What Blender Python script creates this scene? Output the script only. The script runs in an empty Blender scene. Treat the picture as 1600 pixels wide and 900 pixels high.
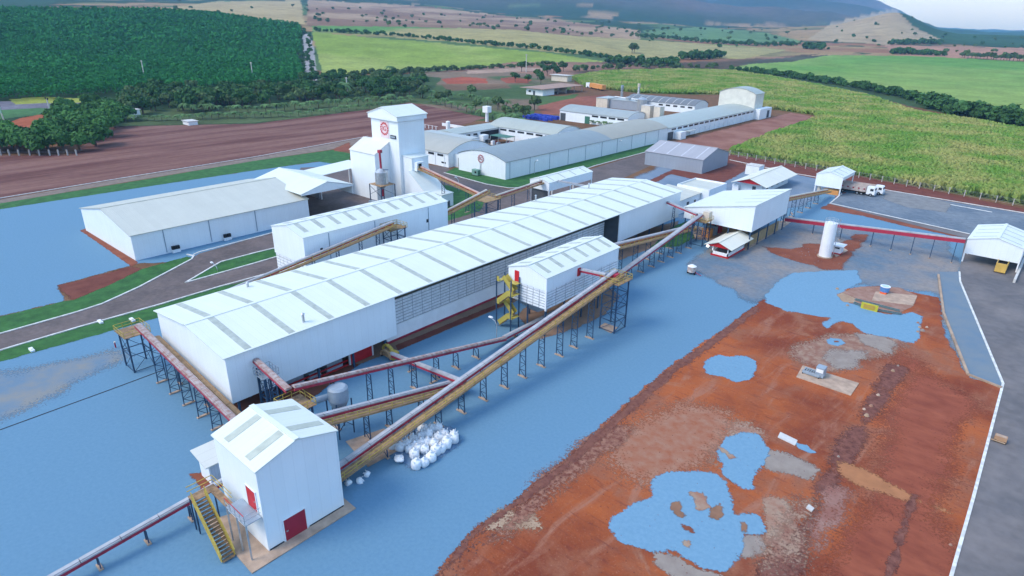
import bpy, bmesh, math, random
import numpy as np
from mathutils import Vector, Matrix
random.seed(7); np.random.seed(7)
S = bpy.context.scene
COL = S.collection
R = math.radians
# ------------------------------------------------------------------ camera
F, YH, ROLL, YAW, H = 1004.43, 31.04, 0.0140672, 0.720206, 45.0
PIT = math.atan((450-YH)/F)
fwd = np.array([-math.sin(YAW)*math.cos(PIT), math.cos(YAW)*math.cos(PIT), -math.sin(PIT)])
rt0 = np.array([math.cos(YAW), math.sin(YAW), 0.0]); up0 = np.cross(rt0, fwd)
crt = math.cos(ROLL)*rt0+math.sin(ROLL)*up0; cup = np.cross(crt, fwd)
CP = np.array([0, 0, H])
cd = bpy.data.cameras.new('camera'); cam = bpy.data.objects.new('camera', cd); COL.objects.link(cam)
cd.sensor_width = 36; cd.lens = 36*F/1600; cd.clip_start = .5; cd.clip_end = 40000
m = Matrix.Identity(4)
for i in range(3):
    m[i][0] = crt[i]; m[i][1] = cup[i]; m[i][2] = -fwd[i]; m[i][3] = CP[i]
cam.matrix_world = m; S.camera = cam
# ------------------------------------------------------------------ light
SUN_EL, SUN_AZ = R(48), R(208)      # azimuth from +Y (clockwise, compass style)
w = bpy.data.worlds.new('World'); S.world = w; w.use_nodes = True
nt = w.node_tree; bg = nt.nodes['Background']; sk = nt.nodes.new('ShaderNodeTexSky')
sk.sky_type = 'NISHITA'; sk.sun_disc = False; sk.sun_elevation = SUN_EL; sk.sun_rotation = SUN_AZ
sk.air_density = 1.5; sk.dust_density = .8; sk.ozone_density = 2.0
nt.links.new(sk.outputs[0], bg.inputs[0]); bg.inputs[1].default_value = 0.15
sl = bpy.data.lights.new('sun', 'SUN'); sun = bpy.data.objects.new('sun', sl); COL.objects.link(sun)
sl.energy = 1.15; sl.angle = R(24); sl.color = (1, .90, .76)
sd = Vector((math.sin(SUN_AZ)*math.cos(SUN_EL), math.cos(SUN_AZ)*math.cos(SUN_EL), math.sin(SUN_EL)))
sun.rotation_euler = sd.to_track_quat('Z', 'Y').to_euler(); sun.location = (0, 0, 200)
S.view_settings.view_transform = 'Standard'; S.view_settings.look = 'None'
S.view_settings.exposure = 1.22; S.view_settings.gamma = 1
S.render.engine = 'CYCLES'; S.cycles.volume_bounces = 2; S.cycles.transparent_max_bounces = 24
# ------------------------------------------------------------------ photo measuring
def ray(px, py): return fwd*F+crt*(px-800)-cup*(py-450)
def G(px, py, z=0.0):
    d = ray(px, py); t = (z-H)/d[2]; p = CP+t*d; return (float(p[0]), float(p[1]))
def projn(P):
    d = P-CP; c = d@fwd; c = np.where(c < 1, 1, c)
    return 800+F*(d@crt)/c, 450-F*(d@cup)/c, (d@fwd)
# ------------------------------------------------------------------ noise
def vnoise(x, y, seed=0):
    xi = np.floor(x).astype(np.int64); yi = np.floor(y).astype(np.int64); fx = x-xi; fy = y-yi
    fx = fx*fx*(3-2*fx); fy = fy*fy*(3-2*fy)
    def h(a, b):
        n = (a*374761393+b*668265263+seed*974634777) & 0x7fffffff
        n = ((n ^ (n >> 13))*1274126177) & 0x7fffffff
        return ((n ^ (n >> 16)) & 0xffff)/65535.0
    return (h(xi, yi)*(1-fx)+h(xi+1, yi)*fx)*(1-fy)+(h(xi, yi+1)*(1-fx)+h(xi+1, yi+1)*fx)*fy
def fbm(x, y, o=4, seed=0):
    s = 0; a = .5; t = 0
    for i in range(o): s = s+a*vnoise(x*2**i, y*2**i, seed+i); t += a; a *= .5
    return s/t
# ------------------------------------------------------------------ terrain height, measured ring by ring
PXC = [-300, 0, 240, 470, 640, 800, 950, 1100, 1200, 1300, 1360, 1395, 1415, 1462, 1500, 1600, 1900]
RINGS = {
 1100: [12, 15, 17, 39, 48, 52, 65, 78, 81, 84, 85, 86, 87, 89, 91, 96, 106],
 1600: [6, 9, 10, 20, 30, 38, 48, 58, 62, 64, 65, 66, 67, 69, 70, 75, 84],
 2200: [-4, -3, 0, 4, 14, 25, 33, 42, 44, 38, 24, 15, 17, 42, 51, 56, 66],
 2900: [-10, -10, -8, -12, 2, 17, 25, 33, 38, 40, 36, 32, 34, 52, 56, 61, 70],
 7600: [-60, -60, -60, -70, -80, -90, -85, -68, -50, -26, -1, 12, 22, 47, 50, 53, 60],
}
AZG = np.linspace(-1.15, 1.15, 600)      # azimuth relative to the heading
def ringz(r, pys):
    a = []; z = []
    fx = np.arange(-300, 1901, 10.0)
    for px, py in zip(fx, np.interp(fx, PXC, pys)):
        d = ray(px, py); hd = math.hypot(d[0], d[1]); az = math.atan2(d@rt0, d[0]*-math.sin(YAW)+d[1]*math.cos(YAW))
        a.append(az); z.append(H+r*d[2]/hd)
    return np.interp(AZG, a, z)
RL = [0, 430, 720]; RZ = [np.zeros(600), np.zeros(600), None]
RZ[2] = np.interp(AZG, [-1.15, -.62, -.35, -.15, 1.15], [12, 10, 4, 0, 0])
for r, t in RINGS.items():
    zz = ringz(r, t)
    k = np.hanning(7); k /= k.sum(); zz = np.convolve(np.pad(zz, 3, 'edge'), k, 'valid')
    RL.append(r); RZ.append(zz)
RL += [9500, 12000]; RZ += [RZ[-1]*.25, np.zeros(600)]
RL = np.array(RL, float); RZ = np.array(RZ)
def hz(x, y):
    x = np.asarray(x, float); y = np.asarray(y, float)
    r = np.hypot(x, y); az = np.arctan2(x*rt0[0]+y*rt0[1], -x*math.sin(YAW)+y*math.cos(YAW))
    af = np.clip((az+1.15)/2.3*599, 0, 598.999); ai = af.astype(int); at = af-ai
    ri = np.clip(np.searchsorted(RL, r, 'right')-1, 0, len(RL)-2); t = np.clip((r-RL[ri])/(RL[ri+1]-RL[ri]), 0, 1)
    lo = RZ[ri, ai]*(1-at)+RZ[ri, ai+1]*at; hi = RZ[ri+1, ai]*(1-at)+RZ[ri+1, ai+1]*at
    z = lo*(1-t)+hi*t
    amp = np.clip((r-1200)/2500, 0, 1)
    z = z+amp*90*(fbm(x/420, y/420, 5, 3)-.5)*np.clip((r-1500)/1200, .12, 1)
    z = z+np.clip((r-3000)/900, 0, 1)*np.clip((7300-r)/900, 0, 1)*np.clip(z, 0, 700)*.55*(np.clip(1-4*np.abs(fbm(x/1500, y/1500, 5, 31)-.5), 0, 1)-.8)
    z = z+np.clip((r-450)/400, 0, 1)*1.0*(fbm(x/150, y/150, 2, 9)-.5)
    fade = np.clip((1.4-np.abs(az))/.25, 0, 1)
    return z*fade
def GT(px, py):
    d = ray(px, py); d = d/math.hypot(d[0], d[1])
    t = np.concatenate([np.arange(20, 1500, 2.0), np.arange(1500, 9000, 8.0)])
    X = t*d[0]; Y = t*d[1]; Z = H+t*d[2]; hit = np.nonzero(Z <= hz(X, Y))[0]
    if len(hit) == 0: return None
    i = hit[0]; return (float(X[i]), float(Y[i]), float(hz(X[i], Y[i])))
# ------------------------------------------------------------------ materials
def lin(c): return tuple(((v/255)/12.92 if v/255 <= .04045 else ((v/255+.055)/1.055)**2.4) for v in c)
MATS = {}
def mat(name, c, rough=.8, var=.12, scale=.5, c2=None, metal=0, bump=0, bscale=4, stripes=None, emit=0, detail=6, spec=.3, thr=(.35, .65), inst=0, coarse=0, stretch=None):
    if name in MATS: return MATS[name]
    M = bpy.data.materials.new(name); M.use_nodes = True; MATS[name] = M; n = M.node_tree; N = n.nodes; L = n.links
    b = N['Principled BSDF']; b.inputs['Roughness'].default_value = rough; b.inputs['Metallic'].default_value = metal
    b.inputs['Specular IOR Level'].default_value = spec
    g = N.new('ShaderNodeTexCoord'); src = g.outputs['Object']
    no = N.new('ShaderNodeTexNoise'); no.inputs['Scale'].default_value = scale; no.inputs['Detail'].default_value = detail
    no.inputs['Roughness'].default_value = .62
    if stretch: sm_ = N.new('ShaderNodeMapping'); sm_.inputs['Scale'].default_value = stretch; L.new(src, sm_.inputs[0]); L.new(sm_.outputs[0], no.inputs['Vector'])
    else: L.new(src, no.inputs['Vector'])
    rp = N.new('ShaderNodeValToRGB'); rp.color_ramp.elements[0].position = thr[0]; rp.color_ramp.elements[1].position = thr[1]
    if c2 is None: a = tuple(v*(1-var) for v in c); d = tuple(min(1, v*(1+var)) for v in c)
    else: a, d = c, c2
    rp.color_ramp.elements[0].color = (*a, 1); rp.color_ramp.elements[1].color = (*d, 1)
    L.new(no.outputs[0], rp.inputs[0]); out = rp.outputs[0]
    def mul(o, val_socket, lo, hi):
        mr = N.new('ShaderNodeMapRange'); mr.inputs[3].default_value = lo; mr.inputs[4].default_value = hi; L.new(val_socket, mr.inputs[0])
        v = N.new('ShaderNodeVectorMath'); v.operation = 'SCALE'; L.new(o, v.inputs[0]); L.new(mr.outputs[0], v.inputs['Scale']); return v.outputs[0]
    if stripes:     # (angle, period metres, strength)
        mp = N.new('ShaderNodeMapping'); mp.inputs['Rotation'].default_value = (0, 0, stripes[0]); L.new(src, mp.inputs[0])
        wv = N.new('ShaderNodeTexWave'); wv.inputs['Scale'].default_value = .314/stripes[1]; wv.inputs['Distortion'].default_value = stripes[3] if len(stripes) > 3 else .6
        wv.inputs['Detail'].default_value = 3; L.new(mp.outputs[0], wv.inputs[0]); out = mul(out, wv.outputs['Fac'], 1-stripes[2], 1+stripes[2])
    if coarse:
        n2 = N.new('ShaderNodeTexNoise'); n2.inputs['Scale'].default_value = coarse; n2.inputs['Detail'].default_value = 4; L.new(src, n2.inputs['Vector'])
        out = mul(out, n2.outputs[0], .72, 1.28)
    if inst:
        oi = N.new('ShaderNodeObjectInfo'); out = mul(out, oi.outputs['Random'], 1-inst, 1+inst)
    L.new(out, b.inputs['Base Color'])
    if bump:
        nb = N.new('ShaderNodeTexNoise'); nb.inputs['Scale'].default_value = bscale; nb.inputs['Detail'].default_value = 4; L.new(src, nb.inputs['Vector'])
        bp = N.new('ShaderNodeBump'); bp.inputs['Distance'].default_value = bump; bp.inputs['Strength'].default_value = .8
        L.new(nb.outputs[0], bp.inputs['Height']); L.new(bp.outputs[0], b.inputs['Normal'])
    if emit: b.inputs['Emission Color'].default_value = (*c, 1); b.inputs['Emission Strength'].default_value = emit
    return M
def panelmat(name, c, axis, period=1.0, seam=.10, rough=.45, dirt=.08, spec=.4):
    """painted sheet metal: seams every `period` metres along the object X or Y, soft dirt"""
    if name in MATS: return MATS[name]
    M = bpy.data.materials.new(name); M.use_nodes = True; MATS[name] = M; N = M.node_tree.nodes; L = M.node_tree.links
    b = N['Principled BSDF']; b.inputs['Roughness'].default_value = rough; b.inputs['Specular IOR Level'].default_value = spec
    g = N.new('ShaderNodeTexCoord'); sp = N.new('ShaderNodeSeparateXYZ'); L.new(g.outputs['Object'], sp.inputs[0])
    def math_(op, a, bb=None):
        k = N.new('ShaderNodeMath'); k.operation = op
        for i, v in enumerate((a, bb)):
            if v is None: continue
            if isinstance(v, (int, float)): k.inputs[i].default_value = v
            else: L.new(v, k.inputs[i])
        return k.outputs[0]
    s = math_('ADD', sp.outputs[0], sp.outputs[1]) if axis == 'XY' else sp.outputs[{'X': 0, 'Y': 1}[axis]]
    f = math_('FRACT', math_('DIVIDE', s, period))
    line = math_('LESS_THAN', f, .07)
    cell = math_('FLOOR', math_('DIVIDE', s, period))
    wn = N.new('ShaderNodeTexWhiteNoise'); wn.noise_dimensions = '1D'; L.new(cell, wn.inputs['W'])
    no = N.new('ShaderNodeTexNoise'); no.inputs['Scale'].default_value = .35; no.inputs['Detail'].default_value = 6; L.new(g.outputs['Object'], no.inputs['Vector'])
    fac = math_('SUBTRACT', 1.0, math_('MULTIPLY', line, seam))
    fac = math_('MULTIPLY', fac, math_('ADD', 1-dirt*.5, math_('MULTIPLY', wn.outputs['Value'], dirt*.5)))
    fac = math_('MULTIPLY', fac, math_('ADD', 1-dirt, math_('MULTIPLY', no.outputs[0], dirt*2)))
    v = N.new('ShaderNodeVectorMath'); v.operation = 'SCALE'; v.inputs[0].default_value = c; L.new(fac, v.inputs['Scale'])
    L.new(v.outputs[0], b.inputs['Base Color'])
    bp = N.new('ShaderNodeBump'); bp.inputs['Distance'].default_value = .03; bp.inputs['Strength'].default_value = .5
    L.new(math_('PINGPONG', math_('DIVIDE', s, period/3), .5), bp.inputs['Height']); L.new(bp.outputs[0], b.inputs['Normal'])
    return M
WHITE = (.78, .78, .77)
wallw = panelmat('wall_white', (.80, .84, .86), 'XY', 1.1, seam=.05, dirt=.05)
roofY = panelmat('roof_sheet_y', (.68, .715, .67), 'Y', 1.0, seam=.06, dirt=.05)     # seams down the slope of a roof whose ridge runs along Y
roofX = panelmat('roof_sheet_x', (.68, .715, .67), 'X', 1.0, seam=.06, dirt=.05)
roofcream = panelmat('roof_cream_y', (.53, .525, .45), 'Y', 1.2, seam=.05)
roofwarm = panelmat('roof_warm_y', (.70, .68, .58), 'Y', 1.2, seam=.05)
roofcreamx = panelmat('roof_cream_x', (.66, .65, .58), 'X', 1.2)
roofgrey = panelmat('roof_greyblue', (.23, .27, .28), 'Y', 1.5)
roofgreen = panelmat('roof_greygreen', (.36, .40, .37), 'Y', 1.5)
roofbeige = panelmat('roof_beige', (.34, .32, .26), 'Y', 1.5)
roofgreyx = panelmat('roof_grey_x', (.40, .43, .42), 'X', 1.5)
roofdark = panelmat('roof_dark', (.16, .17, .18), 'X', 1.5)
greywall = panelmat('wall_grey', (.30, .33, .38), 'XY', 1.2)
greyroof = panelmat('roof_mauve', (.36, .35, .37), 'X', 1.2)
skyl = mat('skylight_sheet', (.40, .43, .38), .5, .15, 1.2)
skyl2 = mat('skylight_green', (.44, .47, .40), .5, .1, 1.2)
louv = mat('louvre_white', (.74, .76, .78), .6, .12, 2)
dark = mat('dark_gap', (.03, .03, .032), .9)
darkg = mat('dark_panel', (.07, .08, .09), .7)
red = mat('red_paint', (.50, .02, .025), .45, .12, 1.5)
redc = mat('red_frame', (.34, .030, .055), .5, .25, 1.2)
yel = mat('yellow_paint', (.46, .33, .06), .5, .15, 2)
gold = mat('walkway_grating', (.27, .17, .095), .7, .35, 1.6)
gold2 = mat('walkway_plate', (.33, .21, .11), .65, .2, 1.0)
navy = mat('steel_navy', (.030, .065, .12), .5, .2, 2)
cover = mat('conveyor_cover', (.38, .38, .40), .45, .14, 1.0)
coverd = mat('conveyor_cover_dusty', (.30, .17, .14), .75, c2=(.42, .37, .36), scale=1.6, thr=(.35, .62))
galv = mat('galvanised', (.48, .51, .53), .35, .15, 2, metal=.6)
greypaint = mat('grey_paint', (.28, .34, .40), .5, .1, 1)
conc = mat('concrete', (.42, .30, .22), .9, .2, .8, bump=.02)
concl = mat('concrete_light', (.55, .53, .50), .85, .12, .8)
kerbm = mat('kerb_white', (.62, .61, .58), .8, .2, 1.2)
bagm = mat('bag_white', (.74, .76, .78), .8, .08, 3, inst=.05, bump=.06, bscale=3)
glassd = mat('window_dark', (.03, .035, .04), .2, .1, 1, spec=.6)
green = mat('green_paint', (.05, .16, .11), .5)
greenl = mat('green_pale', (.18, .33, .28), .5)
blue = mat('blue_plastic', (.03, .06, .42), .5, .3, 1.5)
cream = mat('cream_paint', (.62, .54, .44), .6, .1, .8)
orange = mat('orange_paint', (.62, .27, .08), .6, .1, .8)
black = mat('rubber', (.02, .02, .02), .9)
wood = mat('post_concrete', (.42, .40, .37), .9, .2, 2)
lampw = mat('lamp_lit', (1, .95, .85), .5, 0, 1, emit=9)
WM = mat('white_trim', (.78, .79, .80), .5, .05)
# ------------------------------------------------------------------ mesh helpers
class MB:
    def __init__(s): s.v = []; s.f = []; s.mi = []; s.ms = []; s.sm = False
    def m(s, M):
        if M not in s.ms: s.ms.append(M)
        return s.ms.index(M)
    def add(s, vs, fs, M):
        o = len(s.v); s.v += [tuple(map(float, v)) for v in vs]; i = s.m(M)
        for f in fs: s.f.append(tuple(o+k for k in f)); s.mi.append(i)
    def box(s, x0, x1, y0, y1, z0, z1, M):
        s.add([(x0, y0, z0), (x1, y0, z0), (x1, y1, z0), (x0, y1, z0), (x0, y0, z1), (x1, y0, z1), (x1, y1, z1), (x0, y1, z1)],
              [(0, 3, 2, 1), (4, 5, 6, 7), (0, 1, 5, 4), (1, 2, 6, 5), (2, 3, 7, 6), (3, 0, 4, 7)], M); return s
    def beam(s, p, q, w, h, M, off=(0, 0, 0)):
        p = Vector(p); q = Vector(q); d = (q-p).normalized(); up = Vector((0, 0, 1))
        if abs(d.z) > .95: up = Vector((0, 1, 0))
        sx = d.cross(up).normalized(); uz = sx.cross(d).normalized()
        o = sx*off[0]+uz*off[2]; vs = []
        for b in (p, q):
            for a, c in ((-1, -1), (1, -1), (1, 1), (-1, 1)): vs.append(b+o+sx*a*w/2+uz*c*h/2)
        s.add(vs, [(3, 2, 1, 0), (4, 5, 6, 7), (0, 1, 5, 4), (1, 2, 6, 5), (2, 3, 7, 6), (3, 0, 4, 7)], M); return s
    def prism(s, poly, z0, z1, M, axis='z'):
        n = len(poly)
        def P(a, b, c): return {'z': (a, b, c), 'y': (a, c, b), 'x': (c, a, b)}[axis]
        vs = [P(a, b, z0) for a, b in poly]+[P(a, b, z1) for a, b in poly]
        fs = [tuple(range(n))[::-1], tuple(range(n, 2*n))]+[(i, (i+1) % n, n+(i+1) % n, n+i) for i in range(n)]
        s.add(vs, fs, M); return s
    def cyl(s, x, y, z0, z1, r0, r1, M, n=24, cap=True):
        vs = []
        for z, r in ((z0, r0), (z1, r1)):
            for k in range(n): a = 2*math.pi*k/n; vs.append((x+r*math.cos(a), y+r*math.sin(a), z))
        fs = [(k, (k+1) % n, n+(k+1) % n, n+k) for k in range(n)]
        if cap: fs += [tuple(range(n))[::-1], tuple(range(n, 2*n))]
        s.add(vs, fs, M); return s
    def tube(s, pts, r, M, n=8):
        for a, b in zip(pts[:-1], pts[1:]):
            a = Vector(a); b = Vector(b); d = (b-a).normalized(); u = d.orthogonal().normalized(); v = d.cross(u)
            vs = [p+(u*math.cos(2*math.pi*k/n)+v*math.sin(2*math.pi*k/n))*r for p in (a, b) for k in range(n)]
            s.add(vs, [(k, (k+1) % n, n+(k+1) % n, n+k) for k in range(n)]+[tuple(range(n))[::-1], tuple(range(n, 2*n))], M)
        return s
    def build(s, name, parent=None, label=None, smooth=False, fix=True):
        me = bpy.data.meshes.new(name)
        off = wloc(parent) if parent else (0, 0, 0)
        me.from_pydata([(a-off[0], b-off[1], c-off[2]) for a, b, c in s.v], [], s.f)
        for M in s.ms: me.materials.append(M)
        me.polygons.foreach_set('material_index', s.mi)
        if smooth: me.polygons.foreach_set('use_smooth', [True]*len(me.polygons))
        if fix and len(s.v) < 60000:
            bm = bmesh.new(); bm.from_mesh(me); bmesh.ops.recalc_face_normals(bm, faces=bm.faces); bm.to_mesh(me); bm.free()
        me.update(); o = bpy.data.objects.new(name, me); COL.objects.link(o)
        if parent: o.parent = parent
        if label: o['label'] = label
        return o
def wloc(o):
    x = y = z = 0
    while o: x += o.location[0]; y += o.location[1]; z += o.location[2]; o = o.parent
    return (x, y, z)
def thing(name, label, cat, loc, group=None):
    o = bpy.data.objects.new(name, None); COL.objects.link(o); o.location = loc; o.empty_display_size = .5
    o['label'] = label; o['category'] = cat
    if group: o['group'] = group
    return o
def tag(o, label, cat, group=None, kind=None):
    if label: o['label'] = label
    if cat: o['category'] = cat
    if group: o['group'] = group
    if kind: o['kind'] = kind
    return o
def jag(pts, step, amp, closed=True, seed=0):
    rnd = random.Random(seed); out = []
    n = len(pts)
    for i in range(n if closed else n-1):
        a = Vector(pts[i][:2]); b = Vector(pts[(i+1) % n][:2]); k = max(1, int((b-a).length/step)); nr = (b-a).orthogonal().normalized() if (b-a).length > 1e-6 else Vector((0, 0))
        for j in range(k):
            o = 0 if not amp else rnd.gauss(0, amp*.5)+amp*.8*math.sin((a.x+a.y)*3+j*1.3+i)
            p = a.lerp(b, j/k)+nr*(o if j or k > 1 else 0); out.append((p.x, p.y))
    if not closed: out.append(tuple(pts[-1][:2]))
    return out
def inpoly(px, py, poly):
    c = np.zeros(px.shape, bool); n = len(poly)
    for i in range(n):
        x1, y1 = poly[i]; x2, y2 = poly[(i+1) % n]
        if y1 == y2: continue
        k = ((y1 > py) != (y2 > py)) & (px < (x2-x1)*(py-y1)/(y2-y1)+x1); c ^= k
    return c
SOFT = {}
def softmat(M):
    if M.name in SOFT: return SOFT[M.name]
    K = M.copy(); K.name = M.name+'_edge'; SOFT[M.name] = K; N = K.node_tree.nodes; L = K.node_tree.links
    out = [n for n in N if n.type == 'OUTPUT_MATERIAL'][0]; b = out.inputs['Surface'].links[0].from_node
    at = N.new('ShaderNodeAttribute'); at.attribute_name = 'edge'; tc = N.new('ShaderNodeTexCoord')
    n1 = N.new('ShaderNodeTexNoise'); n1.inputs['Scale'].default_value = 3.2; n1.inputs['Detail'].default_value = 12; n1.inputs['Roughness'].default_value = .72; L.new(tc.outputs['Object'], n1.inputs['Vector'])
    ma = N.new('ShaderNodeMath'); ma.operation = 'MULTIPLY_ADD'; L.new(n1.outputs[0], ma.inputs[0]); ma.inputs[1].default_value = 1.7; L.new(at.outputs['Fac'], ma.inputs[2])
    mr = N.new('ShaderNodeMapRange'); mr.interpolation_type = 'SMOOTHSTEP'; mr.inputs[1].default_value = 1.22; mr.inputs[2].default_value = 1.50; L.new(ma.outputs[0], mr.inputs[0])
    tr = N.new('ShaderNodeBsdfTransparent'); mx = N.new('ShaderNodeMixShader'); L.new(mr.outputs[0], mx.inputs[0]); L.new(tr.outputs[0], mx.inputs[1]); L.new(b.outputs[0], mx.inputs[2]); L.new(mx.outputs[0], out.inputs['Surface'])
    return K
SHZ = [0]
def sdist(X, Y, P):
    d = np.full(X.shape, 1e9)
    for i in range(len(P)):
        ax, ay = P[i]; bx, by = P[(i+1) % len(P)]; ex, ey = bx-ax, by-ay; L2 = max(1e-9, ex*ex+ey*ey)
        t = np.clip(((X-ax)*ex+(Y-ay)*ey)/L2, 0, 1); d = np.minimum(d, np.hypot(X-ax-t*ex, Y-ay-t*ey))
    return np.where(inpoly(X, Y, P), d, -d)
def sheet(name, pts, M, z, amp=0, step=.8, px=True, seed=1, soft=None):
    P = [G(*p) for p in pts] if px else pts
    SHZ[0] += 1; z = z+.00012*SHZ[0]
    me = bpy.data.meshes.new(name)
    w_ = soft if soft is not None else amp*1.6
    if w_ < .1:
        if amp: P = jag(P, step, amp, seed=seed)
        bm = bmesh.new(); vs = [bm.verts.new((a, b, z)) for a, b in P]; f = bm.faces.new(vs); f.normal_update()
        if f.normal.z < 0: f.normal_flip()
        bmesh.ops.triangulate(bm, faces=bm.faces, ngon_method='EAR_CLIP'); bm.to_mesh(me); bm.free()
    else:
        xs = [p[0] for p in P]; ys = [p[1] for p in P]; m_ = w_*2
        x0, x1, y0, y1 = min(xs)-m_, max(xs)+m_, min(ys)-m_, max(ys)+m_; c = max(w_*.6, (x1-x0)/300, (y1-y0)/300)
        gx = np.arange(x0, x1+c, c); gy = np.arange(y0, y1+c, c); X, Y = np.meshgrid(gx, gy)
        sd_ = sdist(X, Y, P)+(fbm(X*.35/max(.3, w_), Y*.35/max(.3, w_), 4, seed)-.5)*w_*2.2
        e = np.clip(.5+sd_/(2*w_), 0, 1); nx, ny = len(gx), len(gy)
        idx = np.arange(nx*ny).reshape(ny, nx); q = np.stack([idx[:-1, :-1], idx[:-1, 1:], idx[1:, 1:], idx[1:, :-1]], -1).reshape(-1, 4)
        ef = e.ravel(); q = q[ef[q].max(1) > 0.01]; used_ = np.unique(q); mp = np.zeros(nx*ny, int); mp[used_] = np.arange(len(used_))
        V = np.stack([X.ravel()[used_], Y.ravel()[used_], np.full(len(used_), z)], 1); me.from_pydata(V.tolist(), [], mp[q].tolist())
        at = me.attributes.new('edge', 'FLOAT', 'POINT'); at.data.foreach_set('value', ef[used_].astype(np.float32)); M = softmat(M)
    me.materials.append(M); me.update()
    o = bpy.data.objects.new(name, me); COL.objects.link(o); o['kind'] = 'structure'; return o
# ------------------------------------------------------------------ ground materials
gravel = mat('gravel_blue', (.100, .212, .312), .95, c2=(.130, .252, .358), scale=2.6, detail=14, bump=.015, bscale=16, thr=(.25, .75))
gravelb = mat('gravel_blue_bright', (.135, .265, .375), .95, c2=(.16, .298, .41), scale=2.4, detail=10, bump=.012, bscale=9)
gravelg = mat('gravel_greyblue', (.11, .165, .22), .95, c2=(.24, .215, .20), scale=.09, detail=12, bump=.02, bscale=8, coarse=1.3, thr=(.38, .62))
gravelm = mat('gravel_slate', (.115, .150, .19), .95, c2=(.17, .20, .23), scale=.1, detail=12, bump=.02, bscale=8, coarse=.8, thr=(.38, .62))
asph = mat('asphalt_brown', (.10, .080, .076), .9, c2=(.155, .12, .112), scale=.15, detail=12, coarse=1.2)
asph2 = mat('asphalt_dark', (.115, .110, .115), .9, c2=(.18, .16, .155), scale=.12, detail=12, stripes=(R(10), 7, .04, 3.0), coarse=.8)
lawn = mat('lawn', (.022, .085, .022), .95, c2=(.045, .15, .035), scale=.5, detail=12, bump=.03, bscale=6, coarse=3)
lawnd = mat('grass_dry', (.06, .09, .035), .95, c2=(.12, .13, .06), scale=.15, detail=10)
plow = mat('plowed_soil', (.105, .034, .025), .95, c2=(.20, .095, .072), scale=.11, detail=12, stretch=(1, .10, 1), thr=(.40, .58), coarse=.5)
redd = mat('soil_red', (.17, .045, .024), .95, c2=(.25, .08, .042), scale=.25, detail=12, bump=.05, bscale=3)
redk = mat('soil_dark_red', (.12, .030, .020), .95, c2=(.18, .055, .035), scale=.4, detail=12, bump=.06, bscale=3)
tan = mat('soil_tan', (.30, .19, .12), .95, c2=(.42, .30, .20), scale=.5, detail=12)
pit = mat('soil_brown', (.20, .10, .06), .95, c2=(.28, .15, .09), scale=.5, detail=10)
def red_site():
    M = bpy.data.materials.new('soil_worksite'); M.use_nodes = True; N = M.node_tree.nodes; L = M.node_tree.links; b = N['Principled BSDF']
    b.inputs['Roughness'].default_value = .95; b.inputs['Specular IOR Level'].default_value = .15
    g = N.new('ShaderNodeTexCoord')
    def noise(s, d=8, v=None, dist=0):
        n = N.new('ShaderNodeTexNoise'); n.inputs['Scale'].default_value = s; n.inputs['Detail'].default_value = d; n.inputs['Roughness'].default_value = .6
        n.inputs['Distortion'].default_value = dist; L.new(v or g.outputs['Object'], n.inputs['Vector']); return n.outputs[0]
    def ramp(s, a, c):
        r = N.new('ShaderNodeMapRange'); r.inputs[1].default_value = a; r.inputs[2].default_value = c; r.interpolation_type = 'SMOOTHSTEP'; L.new(s, r.inputs[0]); return r.outputs[0]
    def mix(f, a, c):
        k = N.new('ShaderNodeMix'); k.data_type = 'RGBA'; L.new(f, k.inputs[0])
        for i, v in ((6, a), (7, c)):
            if isinstance(v, tuple): k.inputs[i].default_value = (*v, 1)
            else: L.new(v, k.inputs[i])
        return k.outputs[2]
    c = mix(ramp(noise(.045, 5), .38, .60), (.20, .046, .022), (.38, .100, .032))
    c = mix(ramp(noise(.13, 10, dist=.6), .46, .66), c, (.27, .10, .055))
    mp = N.new('ShaderNodeMapping'); mp.inputs['Scale'].default_value = (1, .22, 1); mp.inputs['Rotation'].default_value = (0, 0, R(12)); L.new(g.outputs['Object'], mp.inputs[0])
    c = mix(ramp(noise(.5, 10, mp.outputs[0], .8), .50, .78), c, (.33, .15, .095))
    mp2 = N.new('ShaderNodeMapping'); mp2.inputs['Scale'].default_value = (.2, 1, 1); mp2.inputs['Rotation'].default_value = (0, 0, R(-8)); L.new(g.outputs['Object'], mp2.inputs[0])
    c = mix(ramp(noise(1.6, 12, mp2.outputs[0], .5), .52, .80), c, (.15, .04, .028))
    c = mix(ramp(noise(.09, 10, dist=.8), .60, .74), c, (.30, .19, .13))
    c = mix(ramp(noise(4.5, 10), .55, .85), c, (.38, .19, .12))
    c = mix(ramp(noise(3.1, 10), .25, .42), (.17, .042, .026), c)
    L.new(c, b.inputs['Base Color'])
    bp = N.new('ShaderNodeBump'); bp.inputs['Distance'].default_value = .12; L.new(noise(1.5, 10), bp.inputs['Height']); L.new(bp.outputs[0], b.inputs['Normal'])
    return M
redsite = red_site()
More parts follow.
